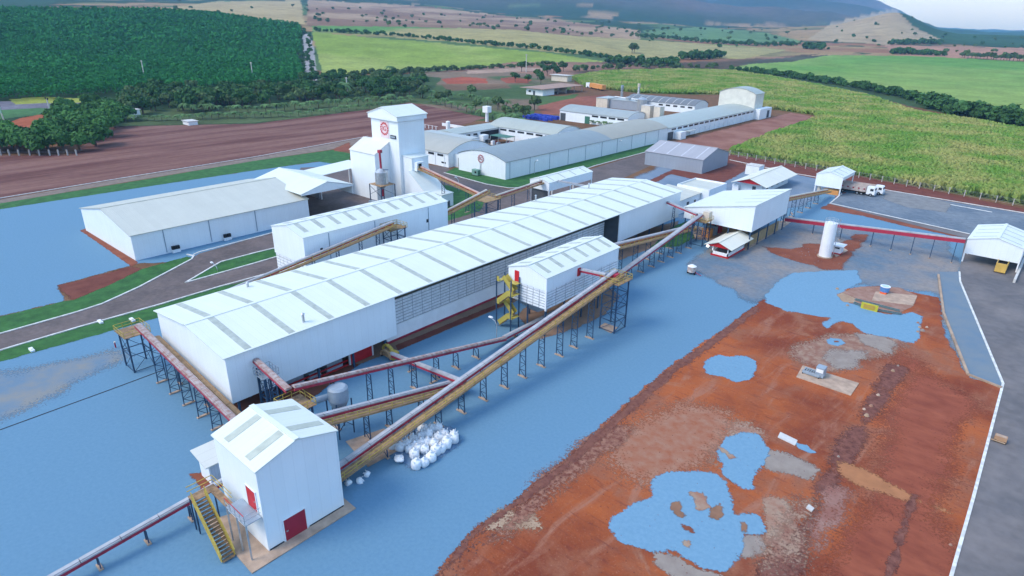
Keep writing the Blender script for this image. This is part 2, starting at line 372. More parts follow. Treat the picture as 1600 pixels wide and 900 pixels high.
# ------------------------------------------------------------------ terrain
def build_terrain():
    az = np.concatenate([np.linspace(-math.pi, -.86, 40)[:-1], np.linspace(-.86, .86, 1150), np.linspace(.86, math.pi, 40)[1:]])
    rr = [1.0, 15, 30, 60, 100, 140, 180, 220, 260, 300]
    r = 300.0
    while r < 11500: rr.append(r); r *= 1+max(.004, min(.03, (r/300)*.0036))
    rr = np.array(rr); A, RR = np.meshgrid(az, rr)
    hx = -math.sin(YAW)*np.cos(A)+rt0[0]*np.sin(A); hy = math.cos(YAW)*np.cos(A)+rt0[1]*np.sin(A)
    X = RR*hx; Y = RR*hy; Z = hz(X, Y); X = X.ravel(); Y = Y.ravel(); Z = Z.ravel(); Rr = RR.ravel(); Aa = A.ravel()
    P = np.stack([X, Y, Z], 1); px, py, dep = projn(P)
    px = px+(fbm(X/9, Y/9, 3, 40)-.5)*5; py = py+(fbm(X/14, Y/14, 3, 41)-.5)*2.0
    c = np.zeros((len(X), 3))
    n1 = fbm(X/180, Y/180, 5, 11); n2 = fbm(X/60, Y/60, 5, 12); n3 = fbm(X/500, Y/500, 4, 13)
    tanc = np.array([.29, .19, .095]); redt = np.array([.24, .11, .06]); grn = np.array([.075, .13, .045]); forest = np.array([.018, .05, .020]); ygr = np.array([.17, .23, .055])
    def sm(v, a, b): t = np.clip((v-a)/(b-a), 0, 1); return (t*t*(3-2*t))[:, None]
    c = tanc*(1-sm(n1, .42, .6))+redt*sm(n1, .42, .6)
    c = c*(1-sm(n3, .52, .6))+grn*sm(n3, .52, .6)*1.0
    c = c*(1-sm(n2, .62, .70))+forest*sm(n2, .62, .70)
    ff = np.clip((Rr-2500)/700, 0, 1)*.22      # mountains: mostly wooded
    k = sm(n1+ff+np.clip((Rr-2600)/800, 0, 1)*.06, .52, .58)*(Rr > 1500)[:, None]; c = c*(1-k)+forest*k; k2 = np.clip((Rr-2900)/500, 0, 1)[:, None]; n4 = fbm(X/700, Y/900, 6, 21)[:, None]; k3 = np.clip((n4-.44)/.22, 0, 1)*.75; c = c*(1-k2)+(np.array([.035, .06, .05])*(1-k3)+np.array([.15, .105, .095])*k3)*k2
    soil = np.array([.16, .085, .045])*(.8+.4*n2[:, None]); near = (Rr < 620) & (py > 105); c[near] = soil[near]
    vis = dep > 50
    def zone(poly, col, var=.25, n=n2, col2=None, thr=(.4, .6)):
        k = inpoly(px, py, poly) & vis
        base = np.array(col)
        if col2 is not None: s = sm(n, *thr); cc = base*(1-s)+np.array(col2)*s
        else: cc = base*np.ones((len(X), 1))
        cc = cc*(1-var+2*var*n[:, None]); c[k] = cc[k]
    zone([(-400, 30), (0, 15), (240, 15), (330, 22), (470, 36), (485, 130), (480, 190), (-400, 230)], (.022, .05, .018))
    zone([(250, 14), (330, 3), (470, 0), (476, 38), (345, 28), (310, 20)], (.36, .27, .13), .2)
    zone([(-400, -30), (110, -10), (60, 16), (-400, 16)], (.02, .06, .025))
    zone([(480, 0), (640, 8), (800, 26), (900, 35), (1000, 48), (1000, 62), (870, 55), (800, 47), (640, 42), (480, 40)], (.23, .13, .08), .4, n1, (.30, .20, .12))
    zone([(487, 50), (700, 69), (860, 83), (955, 98), (880, 105), (640, 110), (505, 119)], (.20, .27, .045), .15, n1, (.25, .29, .07))
    zone([(488, 40), (640, 42), (800, 46), (870, 54), (1000, 62), (1160, 72), (1230, 78), (1160, 92), (1000, 90), (870, 82), (690, 64), (490, 50)], (.10, .22, .05), .15, n3, (.30, .25, .10), (.45, .55))
    zone([(900, 62), (1000, 66), (1160, 74), (1225, 79), (1160, 90), (1000, 86)], (.30, .26, .11), .15)
    zone([(1000, 48), (1100, 42), (1200, 52), (1260, 66), (1150, 68), (1040, 60)], (.10, .18, .07), .2)
    zone([(800, 97), (940, 97), (1060, 98), (1160, 92), (1280, 84), (1240, 92), (1130, 108), (1000, 112), (880, 118), (700, 120), (640, 118)], (.10, .07, .045), .5, n2, (.22, .12, .08))
    zone([(1135, 108), (1200, 94), (1300, 86), (1450, 88), (1600, 96), (1900, 110), (1900, 215), (1600, 190), (1480, 165), (1350, 142)], (.11, .24, .045), .2, n3, (.20, .28, .07), (.42, .58))
    zone([(1380, 70), (1600, 75), (1900, 84), (1900, 108), (1600, 95), (1400, 86)], (.33, .17, .11), .2)
    zone([(1260, 62), (1300, 36), (1360, 22), (1398, 12), (1420, 35), (1470, 62), (1390, 70)], (.36, .27, .16), .25, n1, (.30, .22, .13))
    zone([(1400, 10), (1430, 15), (1475, 40), (1620, 50), (1900, 60), (1900, 75), (1600, 74), (1480, 66), (1425, 40)], (.025, .07, .03), .35)
    zone([(1110, 104), (1240, 96), (1300, 85), (1200, 92), (1130, 104)], (.07, .07, .05), .4)
    zone([(1135, 106), (1350, 132), (1600, 180), (1900, 220), (1900, 245), (1600, 204), (1350, 150), (1130, 116)], (.045, .08, .03), .4)
    # left roadside
    zone([(-200, 170), (20, 158), (125, 156), (130, 166), (0, 174), (-200, 190)], (.14, .13, .15), .2)
    zone([(15, 155), (70, 152), (140, 154), (135, 160), (25, 163)], (.24, .26, .05), .3)
    zone([(-200, 180), (0, 172), (75, 168), (60, 180), (0, 186), (-200, 200)], (.06, .14, .05), .3)
    zone([(0, 195), (30, 185), (70, 178), (88, 185), (90, 200), (70, 215), (40, 222), (0, 215)], (.36, .10, .045), .3)
    zone([(640, 112), (800, 112), (900, 125), (890, 140), (850, 150), (830, 185), (700, 192), (655, 160), (640, 140)], (.06, .105, .035), .35, n2, (.17, .12, .08))
    zone([(690, 124), (720, 120), (760, 123), (762, 130), (700, 132)], (.28, .07, .04), .35); zone([(780, 122), (800, 120), (830, 124), (826, 130), (790, 130)], (.26, .07, .04), .3); zone([(690, 131), (790, 131), (800, 138), (700, 142)], (.16, .10, .06), .4)
    zone([(840, 166), (900, 152), (950, 148), (945, 160), (900, 175), (850, 180)], (.24, .085, .055), .3); zone([(830, 150), (880, 150), (905, 146), (900, 152), (840, 166)], (.07, .12, .04), .3)
    zone([(455, 122), (520, 120), (640, 116), (690, 122), (660, 160), (600, 168), (450, 150)], (.045, .08, .03), .3)
    zone([(730, 110), (800, 105), (870, 108), (800, 112), (730, 116)], (.33, .22, .16), .1)
    zone([(473, 55), (482, 52), (490, 75), (496, 125), (480, 130)], (.30, .28, .27), .3)
    zone([(175, 175), (640, 150), (700, 165), (640, 160), (575, 172), (400, 192), (175, 197)], (.07, .10, .04), .4)
    na, nr = len(az), len(rr)
    i, j = np.meshgrid(np.arange(nr-1), np.arange(na-1), indexing='ij'); a = (i*na+j).ravel()
    Fq = np.stack([a, a+1, a+na+1, a+na], 1)
    me = bpy.data.meshes.new('ground'); me.from_pydata(P.tolist(), [], Fq.tolist())
    me.polygons.foreach_set('use_smooth', np.ones(len(Fq), bool))
    at = me.color_attributes.new('land', 'FLOAT_COLOR', 'POINT'); at.data.foreach_set('color', np.concatenate([c, np.ones((len(c), 1))], 1).ravel().astype(np.float32))
    M = bpy.data.materials.new('land'); M.use_nodes = True; N = M.node_tree.nodes; L = M.node_tree.links; b = N['Principled BSDF']; b.inputs['Roughness'].default_value = .95
    b.inputs['Specular IOR Level'].default_value = .1
    ca = N.new('ShaderNodeAttribute'); ca.attribute_name = 'land'; tc = N.new('ShaderNodeTexCoord')
    def nz(s): n = N.new('ShaderNodeTexNoise'); n.inputs['Scale'].default_value = s; n.inputs['Detail'].default_value = 10; n.inputs['Roughness'].default_value = .7; L.new(tc.outputs['Object'], n.inputs['Vector']); return n.outputs[0]
    o = ca.outputs['Color']
    for s, lo, hi in ((.35, .7, 1.3), (.03, .75, 1.25)):
        mr = N.new('ShaderNodeMapRange'); mr.inputs[1].default_value = .3; mr.inputs[2].default_value = .7; mr.inputs[3].default_value = lo; mr.inputs[4].default_value = hi; L.new(nz(s), mr.inputs[0])
        v = N.new('ShaderNodeVectorMath'); v.operation = 'SCALE'; L.new(o, v.inputs[0]); L.new(mr.outputs[0], v.inputs['Scale']); o = v.outputs[0]
    L.new(o, b.inputs['Base Color']); me.materials.append(M)
    ob = bpy.data.objects.new('ground', me); COL.objects.link(ob); ob['kind'] = 'structure'
build_terrain()
# ------------------------------------------------------------------ ground sheets in the plant (flat)
sheet('field', [(-260, 340), (-200, 258), (0, 243), (110, 242), (170, 198), (400, 193), (575, 171), (640, 160), (760, 184), (690, 205), (560, 222), (400, 246), (200, 277), (0, 311)], plow, .01, .5, 2)
sheet('gravel_yard', [(-700, 720), (-150, 603), (0, 564), (245, 497), (420, 452), (700, 372), (860, 335), (990, 300), (1030, 262), (1165, 262), (1290, 290), (1380, 300), (1600, 338), (1900, 400), (2300, 900), (1900, 1300), (600, 1600), (-700, 1500)], gravel, .012)
sheet('gravel_yard', [(-260, 560), (-260, 372), (0, 327), (130, 306), (280, 284), (400, 266), (520, 250), (600, 260), (420, 400), (215, 412), (90, 446), (100, 470), (0, 494)], gravel, .016, .25, 1.2)
sheet('gravel_patch', [(1168, 352), (1235, 330), (1300, 290), (1290, 270), (1165, 262), (1030, 262), (960, 290), (1080, 300), (1060, 340)], mat('gravel_slate_pale', (.13, .19, .26), .95, c2=(.19, .24, .30), scale=.15, detail=12), .014, soft=2.5)
sheet('gravel_patch', [(-80, 600), (20, 580), (90, 560), (180, 548), (192, 560), (150, 580), (110, 598), (85, 620), (40, 640), (-60, 680)], mat('gravel_dusty', (.13, .20, .27), .95, c2=(.22, .225, .22), scale=.2, detail=10, thr=(.4, .6)), .02, 1.0, 1, soft=3)
sheet('soil_strip', [(125, 360), (134, 357), (217, 410), (206, 417)], redd, .024, .12)
sheet('soil_strip', [(90, 446), (205, 417), (224, 420), (170, 446), (114, 470)], redk, .026, .35)
GRASS = [[(-260, 382), (-260, 372), (0, 318), (200, 285), (400, 251), (522, 234), (524, 240), (514, 250), (400, 266), (280, 284), (0, 327)],
 [(-200, 575), (-200, 552), (0, 495), (100, 471), (115, 469), (170, 446), (224, 420), (292, 401), (302, 404), (217, 448), (160, 474), (120, 487), (0, 521)],
 [(290, 442), (345, 410), (400, 395), (440, 386), (445, 398), (400, 410)],
 [(-200, 625), (-200, 604), (0, 549), (125, 512), (250, 477), (342, 449), (420, 432), (425, 437), (342, 462), (245, 497), (0, 566)],
 [(694, 270), (712, 262), (790, 278), (1040, 220), (1045, 228), (930, 258), (828, 292), (790, 293), (760, 287)],
 [(650, 330), (662, 285), (700, 290), (760, 310), (750, 330), (700, 345)],
 [(1035, 370), (1050, 355), (1075, 345), (1085, 372), (1060, 385), (1015, 388)],
 [(480, 250), (525, 236), (548, 240), (546, 250), (520, 256)]]
for i, g in enumerate(GRASS): sheet('lawn', g, lawn, .03+.002*i, .15, 1)
sheet('soil_strip', [(470, 252), (505, 240), (546, 222), (548, 236), (524, 237), (500, 252)], redd, .028, .3)
sheet('concrete_path', [(-260, 372), (-260, 355), (0, 312), (200, 278), (400, 246), (575, 214), (577, 222), (522, 233), (400, 251), (200, 284), (0, 318)], mat('verge_soil', (.20, .15, .12), .95, .2), .02)
sheet('road', [(-260, 616), (-260, 590), (0, 522), (120, 488), (160, 475), (217, 449), (312, 396), (400, 371), (464, 349), (452, 300), (470, 262), (640, 255), (700, 261), (705, 270), (760, 288), (795, 296), (830, 293), (930, 262), (1010, 238), (1045, 229), (1040, 248), (1010, 262), (960, 285), (830, 350), (600, 400), (430, 431), (342, 449), (250, 476), (125, 511), (0, 548)], asph, .022)
sheet('road', [(1498, 430), (1508, 372), (1297, 319), (1315, 303), (1380, 298), (1600, 334), (1900, 385), (1900, 1100), (1440, 1200), (1482, 905), (1567, 605), (1566, 597)], asph2, .062)
sheet('parking_lot', [(1297, 319), (1315, 303), (1380, 298), (1600, 334), (1900, 388), (1900, 440), (1600, 392), (1515, 366)], gravelm, .066)
sheet('soil_patch', [(1384, 298), (1440, 306), (1487, 318), (1477, 332), (1420, 325), (1380, 311)], mat('lot_tan', (.20, .20, .20), .95, .15), .07, .3)
sheet('gravel_grey_yard', [(1070, 412), (1108, 388), (1170, 362), (1235, 344), (1480, 375), (1505, 420), (1500, 440), (1560, 590), (1505, 575), (1475, 500), (1465, 455), (1375, 449), (1345, 442), (1250, 450), (1180, 472), (1120, 440)], gravelg, .018, 1.2)
sheet('gravel_band', [(1468, 425), (1502, 425), (1570, 604), (1560, 606), (1512, 582), (1485, 520), (1472, 470)], mat('gravel_band', (.13, .19, .25), .95, c2=(.17, .21, .24), scale=.3, detail=10), .050, 0)
sheet('soil_strip', [(1281, 326), (1297, 318), (1309, 305), (1322, 300), (1300, 318), (1400, 340), (1516, 366), (1511, 373), (1425, 356), (1350, 338)], redd, .03, .25)
sheet('soil_strip', [(1120, 238), (1275, 262), (1365, 279), (1600, 326), (1900, 388), (1900, 395), (1600, 333), (1380, 297), (1275, 279), (1230, 270), (1150, 254)], redk, .014, .3)
sheet('soil_patch', [(1012, 284), (1040, 270), (1060, 262), (1100, 268), (1138, 248), (1168, 260), (1163, 268), (1126, 288), (1098, 284), (1048, 272), (1022, 287)], redk, .034, .3)
sheet('soil_patch', [(1000, 250), (1040, 225), (1196, 186), (1235, 176), (1282, 184), (1235, 205), (1150, 232), (1110, 236), (1030, 250)], mat('soil_far', (.20, .075, .05), .95, c2=(.29, .14, .10), scale=.08), .014, .6)
sheet('soil_patch', [(1190, 385), (1240, 390), (1262, 380), (1300, 384), (1330, 374), (1335, 366), (1360, 366), (1345, 385), (1322, 405), (1316, 422), (1285, 420), (1250, 410), (1205, 396)], redd, .034, .5, seed=5)
sheet('soil_worksite', [(560, 1100), (670, 915), (735, 830), (800, 785), (850, 745), (935, 672), (950, 655), (1050, 570), (1130, 515), (1180, 477), (1215, 455), (1310, 452), (1372, 447), (1468, 465), (1474, 518), (1512, 590), (1580, 608), (1498, 910), (1440, 1150)], redsite, .036, .28, .5)
sheet('soil_patch', [(735, 825), (790, 793), (838, 800), (842, 822), (800, 835), (760, 832)], tan, .04, soft=1.0, seed=3)
sheet('soil_patch', [(1080, 690), (1115, 655), (1180, 660), (1205, 680), (1120, 700), (1115, 730), (1085, 720)], mat('soil_mix', (.30, .15, .10), .95, c2=(.34, .24, .17), scale=.5, detail=10, thr=(.4, .6)), .04, soft=2.2, seed=4)
sheet('soil_patch', [(1195, 700), (1240, 712), (1280, 735), (1265, 752), (1215, 735), (1195, 730)], mat('soil_grey', (.24, .19, .16), .95, c2=(.30, .25, .21), scale=.7, detail=10), .042, .5, .4, seed=6)
sheet('soil_patch', [(1290, 548), (1330, 545), (1355, 550), (1350, 575), (1310, 575), (1280, 560)], MATS['soil_grey'], .042, .9, .4, seed=7)
sheet('soil_patch', [(1335, 520), (1385, 522), (1402, 540), (1392, 553), (1350, 540)], MATS['soil_grey'], .043, .5, .4, seed=8)
sheet('soil_patch', [(1020, 860), (1060, 868), (1095, 890), (1140, 905), (1060, 905), (1025, 880)], MATS['soil_grey'], .041, .4, .4, seed=9)
sheet('soil_patch', [(1150, 835), (1190, 838), (1198, 860), (1165, 873), (1150, 868)], MATS['soil_grey'], .041, .4, .4, seed=10)
sheet('soil_patch', [(1190, 765), (1235, 790), (1240, 820), (1215, 850), (1225, 870), (1195, 845), (1200, 815), (1185, 790)], MATS['soil_mix'], .041, .7, .4, seed=11)
sheet('soil_patch', [(1285, 755), (1330, 765), (1320, 800), (1295, 830), (1270, 870), (1240, 880), (1260, 840), (1280, 800)], mat('soil_mauve', (.24, .095, .07), .95, c2=(.30, .17, .135), scale=.5, detail=10), .041, soft=1.8, seed=12)
sheet('soil_patch', [(1312, 722), (1350, 735), (1425, 772), (1470, 795), (1478, 800), (1420, 785), (1350, 760), (1320, 745)], mat('soil_ochre', (.36, .15, .065), .95, .12, .6), .041, soft=.9, seed=13)
PONDS = [[(1195, 462), (1215, 440), (1240, 426), (1338, 422), (1346, 440), (1318, 455), (1325, 474), (1350, 480), (1384, 492), (1405, 492), (1425, 488), (1439, 495), (1437, 525), (1425, 537), (1400, 530), (1352, 522), (1330, 505), (1315, 502), (1292, 513), (1283, 509), (1295, 497), (1230, 487), (1196, 472)],
 [(1098, 575), (1105, 562), (1125, 555), (1140, 558), (1165, 556), (1180, 565), (1183, 578), (1170, 595), (1150, 597), (1130, 590), (1108, 586)],
 [(1290, 532), (1298, 528), (1314, 531), (1321, 537), (1310, 541), (1295, 538)],
 [(952, 820), (960, 805), (1000, 785), (1022, 776), (1016, 755), (1030, 740), (1060, 737), (1110, 738), (1135, 755), (1145, 785), (1150, 803), (1185, 803), (1195, 820), (1190, 837), (1167, 837), (1155, 870), (1150, 885), (1130, 893), (1100, 890), (1060, 866), (1020, 861), (970, 851), (955, 832)],
 [(1118, 705), (1130, 690), (1160, 675), (1185, 680), (1200, 700), (1195, 725), (1176, 745), (1180, 765), (1160, 765), (1130, 745), (1128, 722)],
 [(1243, 692), (1260, 696), (1275, 708), (1265, 709), (1245, 700)]]
for i, p in enumerate(PONDS): sheet('gravel_pile_base', p, gravelb, .05+.003*i, [.28, .22, .12, .26, .26, .12][i], .35, seed=20+i)
for i, p in enumerate([[(1047, 785), (1060, 783), (1065, 797), (1070, 810), (1055, 805), (1046, 795)], [(1075, 770), (1100, 770), (1105, 785), (1110, 795), (1090, 797), (1085, 780)], [(1112, 795), (1125, 788), (1132, 805), (1120, 812), (1111, 808)],
    [(1065, 820), (1082, 826), (1082, 832), (1070, 828)], [(1066, 846), (1077, 844), (1078, 856), (1068, 856)], [(1155, 815), (1163, 817), (1166, 831), (1160, 830)], [(1120, 698), (1133, 702), (1148, 715), (1140, 722), (1130, 708)], [(1302, 533), (1311, 533), (1309, 536), (1303, 536)]]):
    sheet('soil_patch', p, [pit, MATS['soil_mix'], pit, redd, MATS['soil_mix'], pit, MATS['soil_mix'], redd][i], .075+.002*i, soft=.32, seed=40+i)
sheet('soil_patch', [(1308, 460), (1330, 452), (1345, 448), (1405, 450), (1433, 462), (1428, 478), (1405, 490), (1380, 485), (1350, 476), (1325, 472), (1312, 466)], mat('soil_pit', (.26, .13, .09), .95, c2=(.33, .20, .15), scale=.8), .07, .1, .4, seed=60)
sheet('soil_patch', [(1307, 462), (1316, 458), (1334, 466), (1336, 474), (1318, 472)], tan, .072, .15, .3)
sheet('soil_patch', [(1412, 560), (1470, 585), (1548, 625), (1500, 780), (1470, 880), (1460, 930), (1290, 930), (1330, 800), (1365, 690)], mat('soil_maroon', (.19, .042, .022), .95, c2=(.31, .085, .042), scale=.55, detail=14, stretch=(.5, 1.1, 1), thr=(.30, .70)), .038, soft=4, seed=71)
sheet('soil_patch', [(1392, 572), (1412, 575), (1345, 700), (1300, 780), (1240, 905), (1180, 905), (1262, 775), (1312, 700)], mat('soil_rut', (.10, .032, .024), .95, c2=(.22, .085, .06), scale=1.4, detail=14), .0385, soft=1.3, seed=72)
sheet('soil_patch', [(1425, 770), (1434, 775), (1395, 900), (1382, 900)], MATS['soil_rut'], .0395, soft=.5, seed=73)
sheet('soil_patch', [(1245, 540), (1320, 520), (1400, 512), (1408, 540), (1360, 570), (1300, 590), (1250, 570)], mat('soil_brown_mix', (.24, .11, .075), .95, c2=(.31, .20, .14), scale=.8, detail=12, thr=(.42, .6)), .0388, soft=2.2, seed=74)
sheet('soil_patch', [(960, 690), (1060, 640), (1120, 650), (1100, 720), (1000, 745)], mat('soil_orange_mix', (.30, .10, .05), .95, c2=(.33, .17, .11), scale=.8, detail=12, thr=(.35, .65)), .0389, soft=4.5, seed=75)
sheet('soil_patch', [(1230, 760), (1290, 790), (1270, 860), (1200, 905), (1170, 880), (1200, 820)], MATS['soil_brown_mix'], .0392, soft=2.5, seed=76)
sheet('soil_patch', [(840, 745), (950, 665), (985, 668), (900, 755), (800, 840), (760, 850)], mat('soil_churned', (.15, .045, .03), .95, c2=(.30, .15, .10), scale=1.6, detail=14, thr=(.38, .62)), .0393, soft=1.6, seed=77)
# dark soil line between gravel and worksite
sheet('soil_strip', [(682, 900), (735, 832), (850, 747), (935, 674), (952, 657), (1050, 572), (1130, 517), (1182, 478), (1186, 484), (1135, 524), (1056, 582), (960, 668), (942, 684), (860, 754), (745, 838), (700, 890)], mat('soil_edge', (.13, .045, .035), .95, c2=(.22, .09, .06), scale=1.2, detail=12), .044, .25, .3, seed=14)
# brown aprons along the hall
sheet('concrete_apron', [(366, 640), (620, 548), (776, 484), (905, 430), (1060, 372), (1060, 345), (960, 372), (800, 430), (600, 500), (362, 600)], mat('apron_soil', (.20, .13, .09), .95, c2=(.28, .17, .11), scale=.4, detail=8), .02, .15)
sheet('soil_strip', [(366, 648), (420, 660), (460, 640), (520, 600), (560, 570), (520, 560), (440, 590), (366, 622)], mat('soil_brownred', (.16, .055, .03), .95, .2), .024, .2)
sheet('soil_strip', [(618, 540), (800, 466), (800, 472), (622, 548)], redk, .026, .08)
sheet('soil_strip', [(806, 492), (845, 530), (905, 512), (948, 490), (968, 462), (940, 440), (860, 455)], MATS['apron_soil'], .026, .25)
sheet('soil_strip', [(298, 742), (318, 738), (350, 755), (330, 768), (316, 768)], redd, .022, .2)
sheet('concrete_apron', [(1060, 372), (1075, 350), (1170, 372), (1240, 335), (1235, 330), (1240, 345), (1178, 384), (1165, 392), (1100, 375)], conc, .02, .1)
sheet('gravel_patch', [(600, 690), (612, 715), (650, 735), (690, 715), (720, 690), (700, 665), (640, 660)], mat('gravel_bag_heap', (.12, .21, .33), .95, c2=(.16, .24, .34), scale=.8), .02, .4, .5)  # slightly different gravel tone around the bag heap
# concrete pads
def pad(name, pts, M, h, lab=None):
    P = [G(*p) for p in pts]; b = MB(); b.prism(P, 0, h, M); o = b.build(name); o['kind'] = 'structure'; return o
pad('concrete_pad', [(394, 897), (556, 795), (520, 765), (323, 814)], conc, .12)
pad('concrete_pad', [(1244, 590), (1254, 572), (1342, 600), (1329, 619)], concl if 0 else conc, .15)
pad('concrete_pad', [(1362, 470), (1368, 456), (1433, 463), (1426, 478)], conc, .12)
pad('concrete_pad', [(1215, 684), (1219, 676), (1246, 689), (1242, 697)], concl, .12)
pad('concrete_pad', [(1259, 795), (1263, 790), (1272, 796), (1268, 801)], concl, .2)
pad('concrete_pad', [(935, 511), (945, 505), (965, 512), (955, 521)], conc, .08)
pad('concrete_pad', [(1296, 388), (1312, 384), (1325, 392), (1306, 402)], conc, .1)
pad('concrete_pad', [(540, 690), (600, 670), (640, 695), (575, 730)], conc, .06)
pad('concrete_pad', [(1505, 412), (1560, 402), (1600, 425), (1580, 445)], conc, .06)
# kerbs
def kerb(pts, wd=.25, h=.14, M=kerbm, name='kerb'):
    P = [G(*p) for p in pts]; b = MB()
    for a, c in zip(P[:-1], P[1:]): b.beam((*a, h/2), (*c, h/2), wd, h, M)
    o = b.build(name); o['kind'] = 'structure'
KERBS = [[(-260, 590), (0, 522), (120, 488), (160, 475), (217, 449), (300, 405), (303, 400), (292, 398)], [(-260, 617), (0, 548), (125, 511), (250, 476), (342, 448.5), (432, 424)],
 [(290, 442), (345, 409.5), (400, 395), (433, 387)], [(290, 442), (400, 411), (434, 401)], [(303, 398), (312, 394), (400, 371), (470, 352)],
 [(694, 270), (760, 288), (795, 294), (830, 293), (930, 259), (1045, 228)], [(-260, 355), (0, 310), (200, 277), (400, 245), (575, 213)],
 [(1297, 318), (1315, 303)], [(1297, 318), (1380, 336), (1515, 366)], [(1140, 250), (1240, 271), (1275, 277)], [(1378, 296), (1600, 333), (1900, 386)], [(1485, 320), (1550, 332)],
 [(1499, 425), (1500, 440), (1567, 600), (1520, 780), (1487, 897), (1455, 1010)]]
for i, k in enumerate(KERBS): kerb(k, .32 if i < 12 else .3, .15)
kerb([(1466, 430), (1474, 490), (1512, 586), (1565, 607)], .35, .25, mat('curb_tan', (.38, .27, .19), .9, .2), 'retaining_kerb')
kerb([(0, 672), (170, 610), (256, 578)], .12, .06, dark, 'drain_line')
# ------------------------------------------------------------------ buildings
def gable(name, label, cat, x0, x1, y0, y1, zb, ze, zr, axis='Y', wm=wallw, rm=None, oh=.35, sky=0, sw=.7, skym=skyl, th=.14, wall=True, skip=(), grp=None, ridge_at=None, zel=None, wparts=True, gap=.12, capm=None):
    """axis = ridge direction. zel: eave height of the low-coordinate side when different."""
    root = thing(name, label, cat, ((x0+x1)/2, (y0+y1)/2, 0), grp)
    rm = rm or (roofY if axis == 'Y' else roofX)
    if axis == 'Y': u0, u1, v0, v1 = x0, x1, y0, y1
    else: u0, u1, v0, v1 = y0, y1, x0, x1
    um = ridge_at if ridge_at is not None else (u0+u1)/2
    z0 = zel if zel is not None else ze
    def P(u, v, z): return (u, v, z) if axis == 'Y' else (v, u, z)
    def pbox(b, ua, ub, va, vb, za, zb_, M):
        if axis == 'Y': b.box(ua, ub, va, vb, za, zb_, M)
        else: b.box(va, vb, ua, ub, za, zb_, M)
    if wall:
        b = MB()
        poly = [(u0, zb), (u1, zb), (u1, ze-.02), (um, zr-.02), (u0, z0-.02)]
        for side, (va, vb) in (('v0', (v0, v0+th)), ('v1', (v1-th, v1))):
            if side in skip: continue
            b.prism(poly, va, vb, wm, 'y' if axis == 'Y' else 'x')
        if 'u0' not in skip: pbox(b, u0, u0+th, v0+th, v1-th, zb, z0-.02, wm)
        if 'u1' not in skip: pbox(b, u1-th, u1, v0+th, v1-th, zb, ze-.02, wm)
        b.build('wall', root)
    r = MB(); t = .12
    sl0 = (zr-z0)/(um-u0); sl1 = (zr-ze)/(u1-um) if u1 > um else 0
    for ua, za, ub, zb2 in ((u0-oh, z0-sl0*oh, um, zr), (um, zr, u1+oh, ze-sl1*oh)):
        vs = [P(ua, v0-oh, za), P(ub, v0-oh, zb2), P(ub, v1+oh, zb2), P(ua, v1+oh, za)]
        vs += [(a, bb, c+t) for a, bb, c in vs]
        r.add(vs, [(0, 3, 2, 1), (4, 5, 6, 7), (0, 1, 5, 4), (1, 2, 6, 5), (2, 3, 7, 6), (3, 0, 4, 7)], rm)
    ro = r.build('roof', root)
    cp = MB(); cp.beam(P(um, v0-oh, zr+t+.01), P(um, v1+oh, zr+t+.01), .5, .08, capm or rm); cp.build('ridge_cap', ro)
    if sky:
        pit_ = (v1-v0)/sky
        for i in range(sky):
            v = v0+pit_*(i+.5) if sky > 2 else v0+pit_*(i+.5)
            for ua, za, ub, zb2 in ((u0+gap*(um-u0), z0+sl0*gap*(um-u0), um-.35, zr-sl0*.35), (um+.35, zr-sl1*.35, u1-gap*(u1-um), ze+sl1*gap*(u1-um))):
                s = MB(); vs = [P(ua, v-sw/2, za+t+.004), P(ub, v-sw/2, zb2+t+.004), P(ub, v+sw/2, zb2+t+.004), P(ua, v+sw/2, za+t+.004)]
                vs += [(a, bb, c+.03) for a, bb, c in vs]
                s.add(vs, [(0, 3, 2, 1), (4, 5, 6, 7), (0, 1, 5, 4), (1, 2, 6, 5), (2, 3, 7, 6), (3, 0, 4, 7)], skym); s.build('skylight', ro)
    return root, ro
def barrel(name, label, cat, x0, x1, y0, y1, ze, zr, axis='Y', wm=wallw, rm=roofgrey, oh=.3, n=18, secs=None, zb=0, grp=None, skip=()):
    root = thing(name, label, cat, ((x0+x1)/2, (y0+y1)/2, 0), grp)
    u0, u1, v0, v1 = (x0, x1, y0, y1) if axis == 'Y' else (y0, y1, x0, x1)
    def arc(a, b, k=0): return [(a+(b-a)*i/n, ze+(zr-ze)*(1-(2*i/n-1)**2)+k) for i in range(n+1)]
    b = MB(); poly = [(u0, zb), (u1, zb)]+arc(u0, u1)[::-1]
    for s_, va, vb in (('v0', v0, v0+.2), ('v1', v1-.2, v1)):
        if s_ not in skip: b.prism(poly, va, vb, wm, 'y' if axis == 'Y' else 'x')
    for ua, ub in ((u0, u0+.2), (u1-.2, u1)):
        if axis == 'Y': b.box(ua, ub, v0+.2, v1-.2, zb, ze, wm)
        else: b.box(v0+.2, v1-.2, ua, ub, zb, ze, wm)
    b.build('wall', root)
    for i, (va, vb, M) in enumerate(secs or [(v0-oh, v1+oh, rm)]):
        r = MB(); top = arc(u0-oh, u1+oh, .16); bot = arc(u0-oh, u1+oh, .02)
        r.prism(bot+top[::-1], va, vb, M, 'y' if axis == 'Y' else 'x'); r.build('roof', root)
    return root
def part_box(root, name, x0, x1, y0, y1, z0, z1, M, label=None):
    b = MB(); b.box(x0, x1, y0, y1, z0, z1, M); return b.build(name, root, label)
